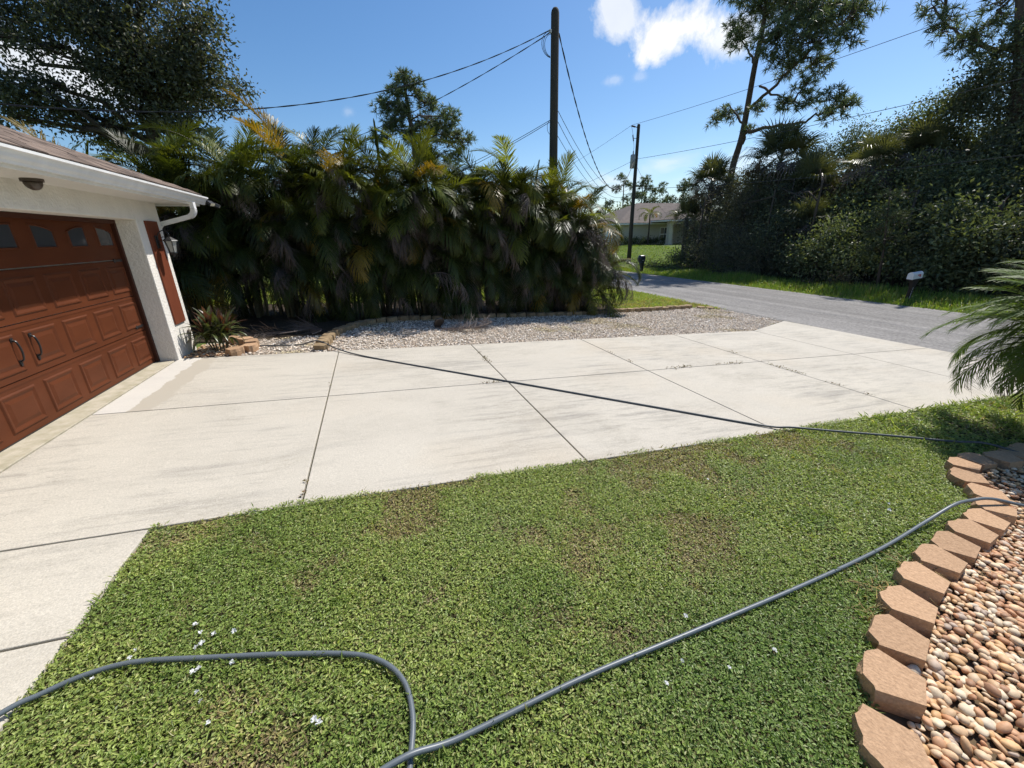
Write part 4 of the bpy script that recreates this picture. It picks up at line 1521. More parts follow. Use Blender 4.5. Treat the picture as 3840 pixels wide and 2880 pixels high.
FAN = [fan_mesh(1), fan_mesh(2, .55), fan_mesh(3, .2), fan_mesh(4, .8)]
SAB = [((28.3,27.1,5.2), 1.15, 'shaggy cabbage palm standing beside the foot of the tall pine'),
       ((28.3,21.6,5.9), 1.4, 'broad dark cabbage palm crown highest in the thicket'),
       ((28.0,19.0,4.2), 1.1, 'cabbage palm with paler fronds right of the broad dark one'),
       ((28.4,16.2,4.9), .95, 'cabbage palm rising above the young pine'),
       ((29.5,14.9,5.3), .9, 'cabbage palm tucked against the vine-wrapped pine'),
       ((25.6,17.0,2.2), .8, 'low cabbage palm with bleached fronds in mid thicket'),
       ((27.8,28.7,3.0), .9, 'small cabbage palm at the house end of the thicket')]
for (x, y, z), s_, lab in SAB:
    z0 = T(x, y)
    root = empty('cabbage_palm', (x, y, z0), lab, 'palm', 'cabbage palms in the roadside thicket')
    hgt = z - z0 - .2
    mb = MB()
    P = wig((0, 0, -.05), (0, 0, hgt), 8, .008)
    rad = np.full(8, .17)
    rad[::2] *= 1.12
    mb.tube(P, rad, 9)
    mb.build('trunk', M['bark'], root)
    nf = 30
    for q in range(nf):
        t = q / (nf - 1)
        az = q * 2.4 + rng.normal(0, .2)
        el = 1.45 - 1.9 * t ** 1.3 + rng.normal(0, .14)
        k = 2 if t < .25 else 0 if t < .55 else 1 if t < .8 else 3
        o = link('frond', FAN[k], root)
        o.matrix_local = Matrix.Translation((0, 0, hgt)) @ Matrix.Rotation(az, 4, 'Z') @ Matrix.Rotation(-el, 4, 'Y') @ Matrix.Rotation(rng.normal(0, .35), 4, 'X') @ Matrix.Scale(s_ * rng.uniform(.8, 1.08), 4)
        if t > .86:
            o.material_slots[0].link = 'OBJECT'
            o.material_slots[0].material = M['palm_dead']

# ------------------------------------------------------------------ date palm in the pebble bed
DF = [frond_mesh('frond', 1.3, .12, 56, .30, .0115, 1.25, .30, .22, 21, fwd=(1.1, .4), rr=.008), frond_mesh('frond', 1.35, .12, 56, .30, .0115, 1.65, .25, .28, 22, curl=.3, fwd=(1.1, .4), rr=.008),
      frond_mesh('frond', 1.25, .12, 54, .29, .0115, 2.1, .2, .3, 23, curl=-.3, fwd=(1.1, .4), rr=.008), frond_mesh('frond', 1.2, .12, 46, .24, .010, 2.3, .1, .6, 24, limp=.5, fwd=(1.1, .4), rr=.008)]
for me in DF:
    me.materials.append(M['date'])
px, py = 10.6, 1.74
root = empty('date_palm', (px, py, T(px, py) - .03), 'small feathery date palm in the pebble bed, fronds arching over the driveway', 'palm')
for h0, (ox, oy), nf, ph in ((1.22, (.0, .0), 96, 0.4), (1.0, (.22, .42), 92, 1.1)):
    mb = MB()
    P = wig((ox * .4, oy * .4, 0), (ox, oy, h0), 10, .004)
    rad = np.full(10, .062)
    rad[::2] *= 1.25
    mb.tube(P, rad, 9)
    mb.build('trunk', M['bark'], root)
    for q in range(nf):
        t = q / (nf - 1)
        az = q * 2.39996 + ph + rng.normal(0, .15)
        tilt = .12 + 1.1 * t + rng.normal(0, .08)
        k = 0 if t < .35 else 1 if t < .68 else 2
        me = DF[3] if (t > .9 and q % 2) else DF[k]
        place_frond(me, root, (ox, oy, h0 + .05 * (1 - t)), az, tilt, rng.uniform(.88, 1.08), M['palm_dead'] if (t > .93 and q % 3 == 0) else M['date'], rng.normal(0, .2))

# ------------------------------------------------------------------ bronze ti plant by the pier
def strap_mesh(seed, L=.42, w=.062, arch=1.0):
    r = np.random.default_rng(seed)
    n = 8
    s = np.linspace(0, 1, n)
    th = arch * s
    P = np.zeros((n, 3))
    for i in range(1, n):
        P[i] = P[i - 1] + L / (n - 1) * np.array([math.sin(th[i]), 0, math.cos(th[i])])
    W = w * np.clip(np.sin(math.pi * np.clip(s * .86 + .1, 0, 1)), .05, 1) ** .8
    W[-1] = .001
    nor = np.stack([-np.cos(th), np.zeros(n), np.sin(th)], -1)
    V = []
    for i in range(n):
        V += [P[i] + np.array([0, W[i] / 2, 0]) + nor[i] * W[i] * .18, P[i], P[i] - np.array([0, W[i] / 2, 0]) + nor[i] * W[i] * .18]
    F = [(i * 3 + j, i * 3 + 3 + j, i * 3 + 4 + j, i * 3 + 1 + j) for i in range(n - 1) for j in (0, 1)]
    me = MB().faces(V, F).mesh('leaf', True)
    me.materials.append(M['ti'])
    return me


ST = [strap_mesh(1, .42, .06, .6), strap_mesh(2, .44, .058, 1.2), strap_mesh(3, .40, .055, 1.7), strap_mesh(4, .36, .065, .3)]
tx, ty = 0.74, 8.46
root = empty('ti_plant', (tx, ty, T(tx, ty) - .02), 'bronze and green strap-leaved ti plant beside the garage pier', 'plant')
for q in range(7):
    a = q * .9
    h = rng.uniform(.22, .48)
    bx, by = .17 * math.cos(a), .13 * math.sin(a)
    mb = MB()
    mb.tube(wig((bx * .6, by * .6, 0), (bx, by, h), 4, .02), .012, 6)
    mb.build('stem', M['palm_cane'], root)
    for j in range(17):
        t = j / 16
        o = link('leaf', ST[3 if t < .12 else 0 if t < .4 else 1 if t < .75 else 2], root)
        o.matrix_local = Matrix.Translation((bx, by, h - .32 * h * t)) @ Matrix.Rotation(j * 2.4 + a, 4, 'Z') @ Matrix.Rotation(.1 + .75 * t + rng.normal(0, .1), 4, 'Y') @ Matrix.Scale(rng.uniform(.85, 1.15), 4)
        if rng.random() < (.75 - 1.0 * t):
            o.material_slots[0].link = 'OBJECT'
            o.material_slots[0].material = M['ti_bronze']
# ------------------------------------------------------------------ edging stones
def block_mesh(seed, name='edging_block', m='block', h=.10, w=.275, d=.225):
    r = np.random.default_rng(seed)
    b = [(-.5, .28), (-.27, .5), (.27, .5), (.5, .28), (.30, -.5), (-.30, -.5)]
    front = []
    poly = []
    for i, p in enumerate(b):
        poly.append((p[0] * w + r.normal(0, .003), p[1] * d + r.normal(0, .003)))
        if i < 3:
            q = b[i + 1]
            for t in (.33, .66):
                poly.append(((p[0] + (q[0] - p[0]) * t) * w + r.normal(0, .005), (p[1] + (q[1] - p[1]) * t) * d + r.normal(0, .006)))
    top = [(x * .985, y * .985) for x, y in poly]
    mid = [(x + r.normal(0, .004), y + (r.normal(.004, .006) if y > 0 else 0)) for x, y in poly]
    n = len(poly)
    V = [(x, y, -.04) for x, y in poly] + [(x, y, h * .5) for x, y in mid] + [(x, y, h - .008) for x, y in poly] + [(x, y, h) for x, y in top]
    F = [tuple(range(n - 1, -1, -1)), tuple(range(3 * n, 4 * n))]
    for k in range(3):
        F += [(k * n + i, k * n + (i + 1) % n, (k + 1) * n + (i + 1) % n, (k + 1) * n + i) for i in range(n)]
    # polygon above runs clockwise seen from above: flip
    F = [f[::-1] for f in F]
    me = MB().faces(V, F).mesh(name)
    me.materials.append(M[m])
    return me


BLK = [block_mesh(i) for i in range(4)]
BLT = [block_mesh(10 + i, m='block_tan') for i in range(3)]


def border(name, label, pts, meshes, normals_left=True, sc=1.0, lift=0.0, group=None, flip=1):
    root = empty(name, (pts[0][0], pts[0][1], T(*pts[0])), label, 'edging', group)
    o0 = Vector(root.location)
    P = np.asarray(pts, float)
    t = np.gradient(P, axis=0)
    for i, (p, d) in enumerate(zip(P, t)):
        nx, ny = (-d[1], d[0])
        nx, ny = nx * flip, ny * flip
        ang = math.atan2(ny, nx) - math.pi / 2 + rng.normal(0, .05)
        o = link('edging_block', meshes[i % len(meshes)], root)
        o.location = Vector((p[0] + rng.normal(0, .006), p[1] + rng.normal(0, .006), T(*p) + lift + rng.normal(0, .005))) - o0
        o.rotation_euler = (rng.normal(0, .025), rng.normal(0, .03) + math.atan(SLOPE) * .6, ang)
        o.scale = (sc, sc, 1.0)
    return root


def resample(pts, step):
    P = curve_pts(np.array([(a, b, 0) for a, b in pts]), 12)[:, :2]
    s = np.concatenate([[0], np.cumsum(np.linalg.norm(np.diff(P, axis=0), axis=1))])
    q = np.arange(0, s[-1], step)
    return [(float(np.interp(v, s, P[:, 0])), float(np.interp(v, s, P[:, 1]))) for v in q]


BEDPATH = [(4.9, -.62), (4.93, -.3), (4.98, 0.0), (5.10, .30), (5.28, .54), (5.57, .72), (5.87, .86), (6.18, .97), (6.52, 1.08), (6.84, 1.155), (7.14, 1.22), (7.44, 1.275), (7.72, 1.32), (7.98, 1.39), (8.22, 1.53),
           (8.42, 1.76), (8.70, 1.915), (9.0, 1.93), (9.30, 1.88), (9.6, 1.9), (9.9, 1.93), (10.2, 1.9)]
border('pebble_bed_edging', 'curved row of tan-pink wall blocks round the pebble bed', BEDPATH, BLK, sc=1.0, lift=-.028)
gpath = resample([(2.42, 8.2), (2.43, 8.5), (2.46, 8.85), (2.52, 9.25), (2.68, 9.72), (2.98, 10.3), (3.4, 10.75), (4.2, 11.02), (6, 11.05), (9.3, 11.08), (10.5, 11.29), (11.7, 11.44), (13.0, 11.61), (14.2, 11.85)], .30)
border('gravel_edging', 'long low row of wall blocks between the shell gravel and the palm hedge', gpath, BLT, sc=1.0, flip=-1)
border('gravel_edging_end', 'pair of sunken blocks at the road end of the gravel edging', [(14.45, 11.72), (14.75, 11.62)], BLT, flip=-1, lift=-.05)
border('ti_plant_edging', 'four rough pink-brown blocks curved round the ti plant', [(1.06, 8.13), (1.24, 8.36), (1.2, 8.66), (1.04, 8.9), (.8, 9.05)], BLK, flip=-1, lift=.02)

# ------------------------------------------------------------------ pebbles
def ico(sub=1):
    bm = bmesh.new()
    bmesh.ops.create_icosphere(bm, subdivisions=sub, radius=1)
    v = np.array([x.co[:] for x in bm.verts])
    f = np.array([[q.index for q in p.verts] for p in bm.faces])
    bm.free()
    return v, f


IV, IF = ico(2)
IV1, IF1 = ico(1)
PEB = [(0.56, 0.36, 0.20), (0.66, 0.50, 0.33), (0.48, 0.25, 0.13), (0.70, 0.60, 0.46), (0.38, 0.21, 0.12), (0.62, 0.42, 0.25), (0.60, 0.38, 0.19), (0.42, 0.33, 0.26), (0.68, 0.56, 0.40), (0.52, 0.30, 0.17)]


def pebble_mesh(k):
    r = np.random.default_rng(k)
    s = r.uniform(.7, 1.3, 3) * np.array([1.15, .82, .55])
    v = IV * s * (1 + .10 * np.sin(IV @ r.normal(0, 2, 3) + r.random() * 6))[:, None]
    c = np.array(PEB[k % len(PEB)]) * r.uniform(.85, 1.15)
    me = MB().add(v, IF, c).mesh('pebble', True)
    me.materials.append(M['pebble'])
    return me


PM = [pebble_mesh(k) for k in range(24)]
bed = empty('pebble_bed', (6.5, .5, T(6.5, .5)))
tag(bed, kind='structure')
bl = np.array(bed.location)
n = 60000
x, y = rng.uniform(4.95, 11.2, n), rng.uniform(-1.2, 2.0, n)
inner = [(a + (.12 if i < 3 else 0), b - (.14 if 2 < i < 15 else 0)) for i, (a, b) in enumerate(BED)]
k = inpoly(x, y, inner)
x, y = x[k], y[k]
# keep every stone at least a pebble apart
cell = {}
keep = []
for i in range(len(x)):
    lim = .0205 if x[i] < 8 else .029
    cx_, cy_ = int(x[i] / .04), int(y[i] / .04)
    ok = True
    for a in (-1, 0, 1):
        for b in (-1, 0, 1):
            for j in cell.get((cx_ + a, cy_ + b), ()):
                if (x[i] - x[j]) ** 2 + (y[i] - y[j]) ** 2 < lim * lim:
                    ok = False
    if ok:
        cell.setdefault((cx_, cy_), []).append(i)
        keep.append(i)
x, y = x[keep], y[keep]
vis = (y > .30 + .388 * (x - 5.75)) & (y > .28)
dist = np.hypot(x - 3.47, y) + np.where(vis, 0, 100)
order = np.argsort(dist)
rest = MB()
for rank, i in enumerate(order):
    sz = rng.uniform(.012, .019) if rng.random() < .55 else rng.uniform(.02, .03)
    z = T(x[i], y[i]) - .014 + rng.random() * .03
    if rank < 300:
        o = link('pebble', PM[rng.integers(24)], bed, (x[i] - bl[0], y[i] - bl[1], z - bl[2]))
        o.rotation_euler = (rng.normal(0, .3), rng.normal(0, .3), rng.uniform(0, 6.28))
        o.scale = (sz, sz, sz)
    else:
        s3 = np.array([1.15, .82, .6]) * sz * rng.uniform(.8, 1.2, 3)
        a = rng.uniform(0, 6.28)
        v, f = (IV, IF) if dist[i] < 4.6 else (IV1, IF1)
        v = v * s3
        v = np.stack([v[:, 0] * math.cos(a) - v[:, 1] * math.sin(a), v[:, 0] * math.sin(a) + v[:, 1] * math.cos(a), v[:, 2]], -1)
        rest.add(v + np.array([x[i], y[i], z]) - bl, f, np.array(PEB[rng.integers(len(PEB))]) * rng.uniform(.8, 1.15))
o = rest.build('pebbles', M['pebble'], bed, smooth_=True)
o['kind'] = 'stuff'
# pebbles round the ti plant
mb = MB()
for _ in range(420):
    a, b = rng.uniform(.33, 1.1), rng.uniform(8.03, 8.95)
    sz = rng.uniform(.015, .026)
    v = IV1 * np.array([1.15, .85, .6]) * sz
    mb.add(v + np.array([a, b, T(a, b) + rng.random() * .012]), IF1, np.array(PEB[rng.integers(len(PEB))]) * rng.uniform(.8, 1.1))
o = mb.build('ti_plant_pebbles', M['pebble'], smooth_=True)
tag(o, 'tan river pebbles under the ti plant', 'pebbles', kind='stuff')

# ------------------------------------------------------------------ white shell gravel
mb = MB()
n = 30000
x, y = rng.uniform(1.0, 15.1, n), rng.uniform(7.98, 11.9, n)
k = inpoly(x, y, GRAVEL)
x, y = x[k], y[k]
n = len(x)
octv = np.array([(1, 0, 0), (0, 1, 0), (-1, 0, 0), (0, -1, 0), (0, 0, 1), (0, 0, -1.0)])
octf = np.array([(0, 1, 4), (1, 2, 4), (2, 3, 4), (3, 0, 4)])
sz = rng.uniform(.012, .026, n) * np.where(rng.random(n) < .1, 1.4, 1)
a = rng.uniform(0, 6.28, n)
v = octv[None] * (sz[:, None, None] * rng.uniform(.6, 1.3, (n, 1, 3)) * np.array([1.2, .8, .65]))
ca, sa = np.cos(a)[:, None], np.sin(a)[:, None]
v = np.stack([v[..., 0] * ca - v[..., 1] * sa, v[..., 0] * sa + v[..., 1] * ca, v[..., 2]], -1)
v += rng.normal(0, .003, v.shape)
z = terr(x, y) - .012 + rng.random(n) * .018
v += np.stack([x, y, z], -1)[:, None]
weedy = smooth((vnoise(x, y, .9, 31) * .6 + vnoise(x, y, 3, 32) * .4 - .62) / .12)
cols = colmix(n, [(0.72, 0.63, 0.52), (0.64, 0.53, 0.42), (0.53, 0.41, 0.30), (0.78, 0.72, 0.63), (0.32, 0.24, 0.17)], [.32, .26, .16, .16, .10], .1)
cols = cols * (1 - .3 * weedy[:, None] * np.array([.7, .8, 1.4]))
f = (np.arange(n)[:, None, None] * 6 + octf[None]).reshape(-1, 3)
mb.add(v.reshape(-1, 3), f, np.clip(np.repeat(cols, 6, axis=0), 0, 1))
o = mb.build('gravel', M['shell'])
tag(o, 'white and tan crushed shell gravel beside the driveway', 'gravel', kind='stuff')

# ------------------------------------------------------------------ hoses
def hose(name, label, pts, r, m, lift):
    P = np.array([(a, b, T(max(a, 0), b) + r + (l[0] if l else lift)) for a, b, *l in pts])
    o = MB().tube(curve_pts(P, 10), r, 10).build(name, m, smooth_=True)
    return tag(o, label, 'hose')


hose('garden_hose', 'dark hose stretched diagonally across the driveway slabs', [(1.2, 8.66, .0), (1.63, 8.62, .0), (2.0, 8.54, .01), (2.3, 8.40, .105), (2.46, 8.27, .10), (2.75, 7.93, .03), (3.33, 7.31, .0), (5.21, 5.54, .0), (6.7, 4.13, .0), (7.63, 3.25, .004), (7.89, 3.06, .03), (8.24, 2.87, .03), (8.91, 2.51, .035),
      (9.28, 2.26, .05), (9.5, 2.08, .08), (9.75, 1.75, .02), (10.1, 1.3, .0)], .0125, M['hose_dark'], 0)
hose('garden_hose', 'grey hose looping over the foreground lawn to the block edging', [(1.2, 1.15, 0), (1.45, 1.5, .002), (1.74, 1.78, .02), (1.85, 1.85, .012), (1.99, 1.90, .012), (2.17, 1.905, .012), (2.48, 1.83, .012), (2.79, 1.75, .012), (3.12, 1.65, .012), (3.28, 1.56, .012), (3.375, 1.43, .012), (3.40, 1.27, .014), (3.375, 1.10, .018), (3.33, .90, .04),
      (3.22, .72, .018), (3.05, .66, .012), (2.93, .78, .012), (3.0, .96, .045), (3.15, 1.04, .055), (3.36, 1.095, .06), (3.59, 1.12, .018), (4.17, 1.19, .012), (4.88, 1.235, .012), (5.85, 1.30, .012), (6.64, 1.375, .012), (7.25, 1.45, .045), (7.6, 1.47, .11), (7.8, 1.46, .12), (8.0, 1.42, .12), (8.35, 1.30, .05), (8.9, 1.1, .0), (9.6, .8, .0)], .0125, M['hose'], 0)

# ------------------------------------------------------------------ utility poles and wires
def wirepts(a, b, sag, n=26):
    t = np.linspace(0, 1, n)[:, None]
    P = np.asarray(a) * (1 - t) + np.asarray(b) * t
    P[:, 2] -= 4 * sag * (t * (1 - t))[:, 0]
    return P


def wire(label, a, b, sag, r=.012, twist=False, cat='wire'):
    P = wirepts(a, b, sag, 60 if twist else 28)
    mb = MB()
    if twist:
        d = unit(np.asarray(b, float) - np.asarray(a, float))
        s = unit(np.cross(d, [0, 0, 1.0]))
        u = np.cross(s, d)
        ph = np.linspace(0, np.linalg.norm(np.asarray(b) - np.asarray(a)) * 5.5, len(P) * 3)
        Q = np.stack([np.interp(np.linspace(0, 1, len(ph)), np.linspace(0, 1, len(P)), P[:, k]) for k in range(3)], -1)
        for k in range(2):
            mb.tube(Q + r * (np.cos(ph + k * math.pi)[:, None] * s + np.sin(ph + k * math.pi)[:, None] * u), r, 5)
    else:
        mb.tube(P, r, 5)
    return tag(mb.build('overhead_wire', M['wire']), label, cat)


p1 = (9.68, 14.0)
z1 = T(*p1)
pole = empty('utility_pole', (*p1, z1 - .1), 'thick weathered wooden service pole standing in the palm hedge', 'utility pole', 'utility poles')
mb = MB()
H1 = 8.15 - z1 + .1
mb.tube([(0, 0, 0), (0, 0, 3), (.0, 0, 6), (0, 0, H1 - .12), (0, 0, H1 - .05), (0, 0, H1)], [.155, .145, .13, .122, .105, .07], 16)
mb.build('shaft', M['pole'], pole, smooth_=True)
mb = MB()
for k in range(3):
    pts = []
    for a in np.linspace(-1.4, 1.5, 12):
        pts.append((-.14 - (.22 + .06 * k) * math.cos(a), -.06 - .03 * k, H1 - .95 + (.28 + .03 * k) * math.sin(a)))
    mb.tube(pts, .008, 5)
mb.build('wire_loop', M['wire'], pole)
MB().box((-.19, -.04, H1 - .62), (-.12, .04, H1 - .54)).build('bracket', M['white'], pole)
pts = [(-.13 - .12 * math.cos(a), -.05, H1 - 3.1 + .2 * math.sin(a)) for a in np.linspace(-1.4, 1.4, 10)]
MB().tube(pts, .007, 5).build('wire_loop', M['wire'], pole)
top1 = (p1[0] - .13, p1[1], 7.62)
P2 = (24.1, 30.75)
z2 = T(*P2)
ptop = 9.55
pole2 = empty('utility_pole', (*P2, z2 - .1), 'thin dark roadside pole carrying a grey transformer', 'utility pole', 'utility poles')
H2 = ptop - z2 + .1
MB().tube([(0, 0, 0), (0, 0, 4), (0, 0, H2 - .08), (0, 0, H2)], [.175, .15, .115, .09], 14).build('shaft', M['pole'], pole2, smooth_=True)
tr = MB()
tr.tube([(-.34, -.05, H2 - 3.0), (-.34, -.05, H2 - 2.1), (-.34, -.05, H2 - 2.05)], [.19, .19, .14], 16)
tro = tr.build('transformer', M['transformer'], pole2, smooth_=True)
mb = MB()
mb.tube([(-.34, -.05, H2 - 2.05), (-.34, -.05, H2 - 1.8)], [.05, .035], 8)
mb.build('bushing', M['insulator'], tro)
mb = MB()
mb.tube([(-.10, 0, H2 - .22), (-.62, 0, H2 - .15)], .03, 6)
for q in np.linspace(-.32, -.6, 6):
    mb.tube([(q - .012, 0, H2 - .22 + (q + .1) * -.135), (q + .012, 0, H2 - .22 + (q + .1) * -.135)], .06, 8)
mb.build('insulator', M['insulator'], pole2)
mb = MB()
mb.tube([(-.1, 0, H2 - .95), (-.38, 0, H2 - .95)], .02, 6)
mb.tube([(-.36, 0, H2 - 1.15), (-.46, 0, H2 - .72)], .04, 6)
mb.tube(curve_pts([(-.62, 0, H2 - .18), (-.5, 0, H2 - .5), (-.44, 0, H2 - .75)], 6), .012, 5)
mb.tube(curve_pts([(-.37, 0, H2 - 1.15), (-.30, -.02, H2 - 1.5), (-.34, -.05, H2 - 1.8)], 6), .012, 5)
mb.build('fuse_cutout', M['insulator'], pole2)

wire('thick twisted service cable drooping from the hedge pole over the garage roof', top1, (-6.4, 10.0, 4.5), 1.45, .0075, True)
wire('thick twisted service cable crossing in front of the bushy pine', (p1[0] - .13, p1[1], 7.55), (-6.0, 30.0, 6.0), 1.3, .008, True)
wire('deeply sagging twisted cable between the two poles', (p1[0] + .13, p1[1], 7.55), (P2[0] - .15, P2[1], 7.2), 3.1, .012, True)
wire('upper of three thin lines running from the hedge pole down towards the far pole', (p1[0] + .13, p1[1], 5.55), (P2[0] - .1, P2[1], 5.4), 1.25, .009)
wire('middle of three thin lines running from the hedge pole down towards the far pole', (p1[0] + .13, p1[1], 5.25), (P2[0] - .1, P2[1], 5.15), 1.35, .009)
wire('lowest of three thin lines running from the hedge pole down towards the far pole', (p1[0] + .13, p1[1], 4.85), (P2[0] - .1, P2[1], 4.95), 1.3, .008)
wire('thin line leaving the hedge pole to the left, upper of a close pair', (p1[0] - .12, p1[1], 5.27), (1.0, 34.0, 5.0), 1.0, .009)
wire('thin line leaving the hedge pole to the left, lower of a close pair', (p1[0] - .12, p1[1], 5.22), (-1.0, 34.0, 4.4), 1.2, .009)
wire('highest power line running along the road over the pines', (P2[0] - .6, P2[1], 9.45), (P2[0] - .4, -25, 9.5), 1.05, .011)
wire('highest power line continuing beyond the transformer pole', (P2[0] - .6, P2[1], 9.45), (P2[0] + 6, 95, 9.5), 1.2, .011)
wire('middle power line running along the road below the top one', (P2[0], P2[1] - .12, 7.2), (P2[0], -25, 7.2), 1.05, .012)
wire('middle power line continuing beyond the transformer pole', (P2[0], P2[1] + .12, 7.2), (P2[0] + 6, 95, 7.2), 1.2, .012)
wire('low telephone line running in front of the thicket', (P2[0] - .1, P2[1] - .1, 5.1), (P2[0] - .3, -25, 5.1), 1.25, .012)
wire('line dropping from the transformer pole to the cream house', (P2[0] + .1, P2[1], 6.7), (38.6, 44.4, 3.6), .5, .011)

# ------------------------------------------------------------------ mailboxes
mx, my = 22.02, 9.78
mzr = T(mx, my)
mail = empty('mailbox', (mx, my, mzr - .03), 'white metal mailbox with red flag on a leaning dark numbered post', 'mailbox', 'mailboxes')
lean = Matrix.Rotation(R(5.5), 4, 'X') @ Matrix.Rotation(R(-4.5), 4, 'Y')
piv = empty('post_mount')
piv.parent = mail
piv.matrix_local = lean
mb = MB()
loft(mb, [[(-.07, -.05, -.02), (.07, -.05, -.02), (.07, .05, -.02), (-.07, .05, -.02)], [(-.075, -.05, .55), (.075, -.05, .55), (.075, .05, .55), (-.075, .05, .55)],
          [(-.13, -.055, .72), (.11, -.055, .72), (.11, .055, .72), (-.13, .055, .72)], [(-.20, -.06, .86), (.16, -.06, .86), (.16, .06, .86), (-.20, .06, .86)]])
mb.box((-.30, -.09, .861), (.36, .09, .90))
mb.build('post', M['post_dark'], piv, bevel=.006)


def mailbox_shell(w, h, rad, x0, x1, z):
    prof = [(-w / 2, 0), (w / 2, 0), (w / 2, h * .62)] + [(w / 2 * math.cos(a), h * .62 + h * .38 * math.sin(a)) for a in np.linspace(.3, math.pi - .3, 8)] + [(-w / 2, h * .62)]
    return [[(x, a, z + b) for a, b in prof] for x in (x0, x1)]


loft(MB(), mailbox_shell(.185, .235, 0, -.285, .215, .9005)).build('box', M['mail_white'], piv, bevel=.008)
r2 = mailbox_shell(.195, .245, 0, -.30, -.286, .897)
loft(MB(), r2).build('box_door', M['mail_white'], piv, bevel=.004)
mb = MB()
mb.box((-.07, -.101, 1.02), (.07, -.0935, 1.055))
mb.box((.03, -.101, .965), (.07, -.0935, 1.0195))
mb.build('flag', M['red'], piv)
for k, ch in enumerate('3177'):
    cu = bpy.data.curves.new('digit', 'FONT')
    cu.body = ch
    cu.size = .115
    cu.extrude = .002
    cu.align_x = 'CENTER'
    cu.materials.append(M['number'])
    tmp = bpy.data.objects.new('digit_text', cu)
    me = bpy.data.meshes.new_from_object(tmp)
    bpy.data.objects.remove(tmp)
    o = link('digit', me, piv)
    o.location = (-.012, -.0525, .50 - .108 * k)
    o.rotation_euler = (R(90), 0, 0)

for ch in list(piv.children):
    m_ = Matrix.LocRotScale(ch.location, ch.rotation_euler, ch.scale)
    ch.parent = mail
    ch.matrix_local = lean @ m_
bpy.data.objects.remove(piv)

bx, by = 21.95, 25.9
mb2 = empty('mailbox', (bx, by, T(bx, by) - .03), 'black plastic mailbox moulded in one with its flared post', 'mailbox', 'mailboxes')


def rrect(w, d, z, n=16, p=3.2, cx_=0):
    out = []
    for a in np.linspace(0, 2 * math.pi, n, endpoint=False):
        c, s = math.cos(a), math.sin(a)
        out.append((cx_ + math.copysign(abs(c) ** (2 / p), c) * w / 2, math.copysign(abs(s) ** (2 / p), s) * d / 2, z))
    return out


loft(MB(), [rrect(.26, .22, 0), rrect(.25, .21, .25), rrect(.27, .23, .42), rrect(.36, .28, .6, cx_=-.03), rrect(.48, .32, .74, cx_=-.05)]).build('post', M['mail_black'], mb2, smooth_=True)
loft(MB(), [rrect(.50, .33, .745, cx_=-.05), rrect(.53, .34, .84, cx_=-.05), rrect(.54, .34, 1.0, cx_=-.05), rrect(.50, .27, 1.10, cx_=-.05), rrect(.40, .14, 1.15, cx_=-.05)]).build('box', M['mail_black'], mb2, smooth_=True)
MB().box((-.335, -.11, .84), (-.322, .11, 1.0)).build('box_door', M['mail_black'], mb2, bevel=.01)
MB().box((-.12, -.182, .80), (.02, -.172, .825)).build('number_plate', M['number'], mb2)

# ------------------------------------------------------------------ cream house across the road
fh = empty('cream_house', (38, 46, .5), 'cream single-storey house with brown hip roofs beyond the far lawn', 'house')
FL = np.array((38, 46, .5))


def fpart(mb, name, m, parent=None, bevel=0):
    o = mb.build(name, m, parent or fh, bevel=bevel)
    if parent is None:
        o.location = tuple(-FL)
    return o


mb = MB()
mb.box((31.9, 44.7, .2), (39.6, 51, 2.95))
mb.box((39.0, 46, .2), (52, 58, 2.95))
mb.box((33.5, 51, .2), (39.0, 58, 2.95))
mb.box((46, 42.2, .2), (51.5, 46.2, 3.2))
fpart(mb, 'wall', M['house_wall'])
mb = MB()
for x, y in ((36.75, 41.9), (40.6, 41.9), (44.2, 41.9)):
    mb2_ = MB().box((x - .24, y - .24, .3), (x + .24, y + .24, 3.16))
    mb2_.box((x - .32, y - .32, .3), (x + .32, y + .32, .6))
    fpart(mb2_, 'porch_column', M['house_wall'])
fpart(MB().box((36.5, 41.65, 2.75), (46, 42.15, 3.161)), 'porch_beam', M['house_wall'])


def hip(x0, x1, y0, y1, ez, pitch=.4167):
    mb = MB()
    w, d = x1 - x0, y1 - y0
    h = min(w, d) / 2
    if w >= d:
        r = [(x0 + h, (y0 + y1) / 2, ez + h * pitch), (x1 - h, (y0 + y1) / 2, ez + h * pitch)]
    else:
        r = [((x0 + x1) / 2, y0 + h, ez + h * pitch), ((x0 + x1) / 2, y1 - h, ez + h * pitch)]
    V = [(x0, y0, ez), (x1, y0, ez), (x1, y1, ez), (x0, y1, ez)] + r
    F = [(0, 1, 5, 4), (1, 2, 5), (2, 3, 4, 5), (3, 0, 4)] if w >= d else [(0, 1, 4), (1, 2, 5, 4), (2, 3, 5), (3, 0, 4, 5)]
    V2 = [(a, b, c - .04) for a, b, c in V[:4]]
    F += [(9, 8, 7, 6)] + [(i, 6 + i, 6 + (i + 1) % 4, (i + 1) % 4) for i in range(4)]
    mb.faces(V + V2, F)
    return mb


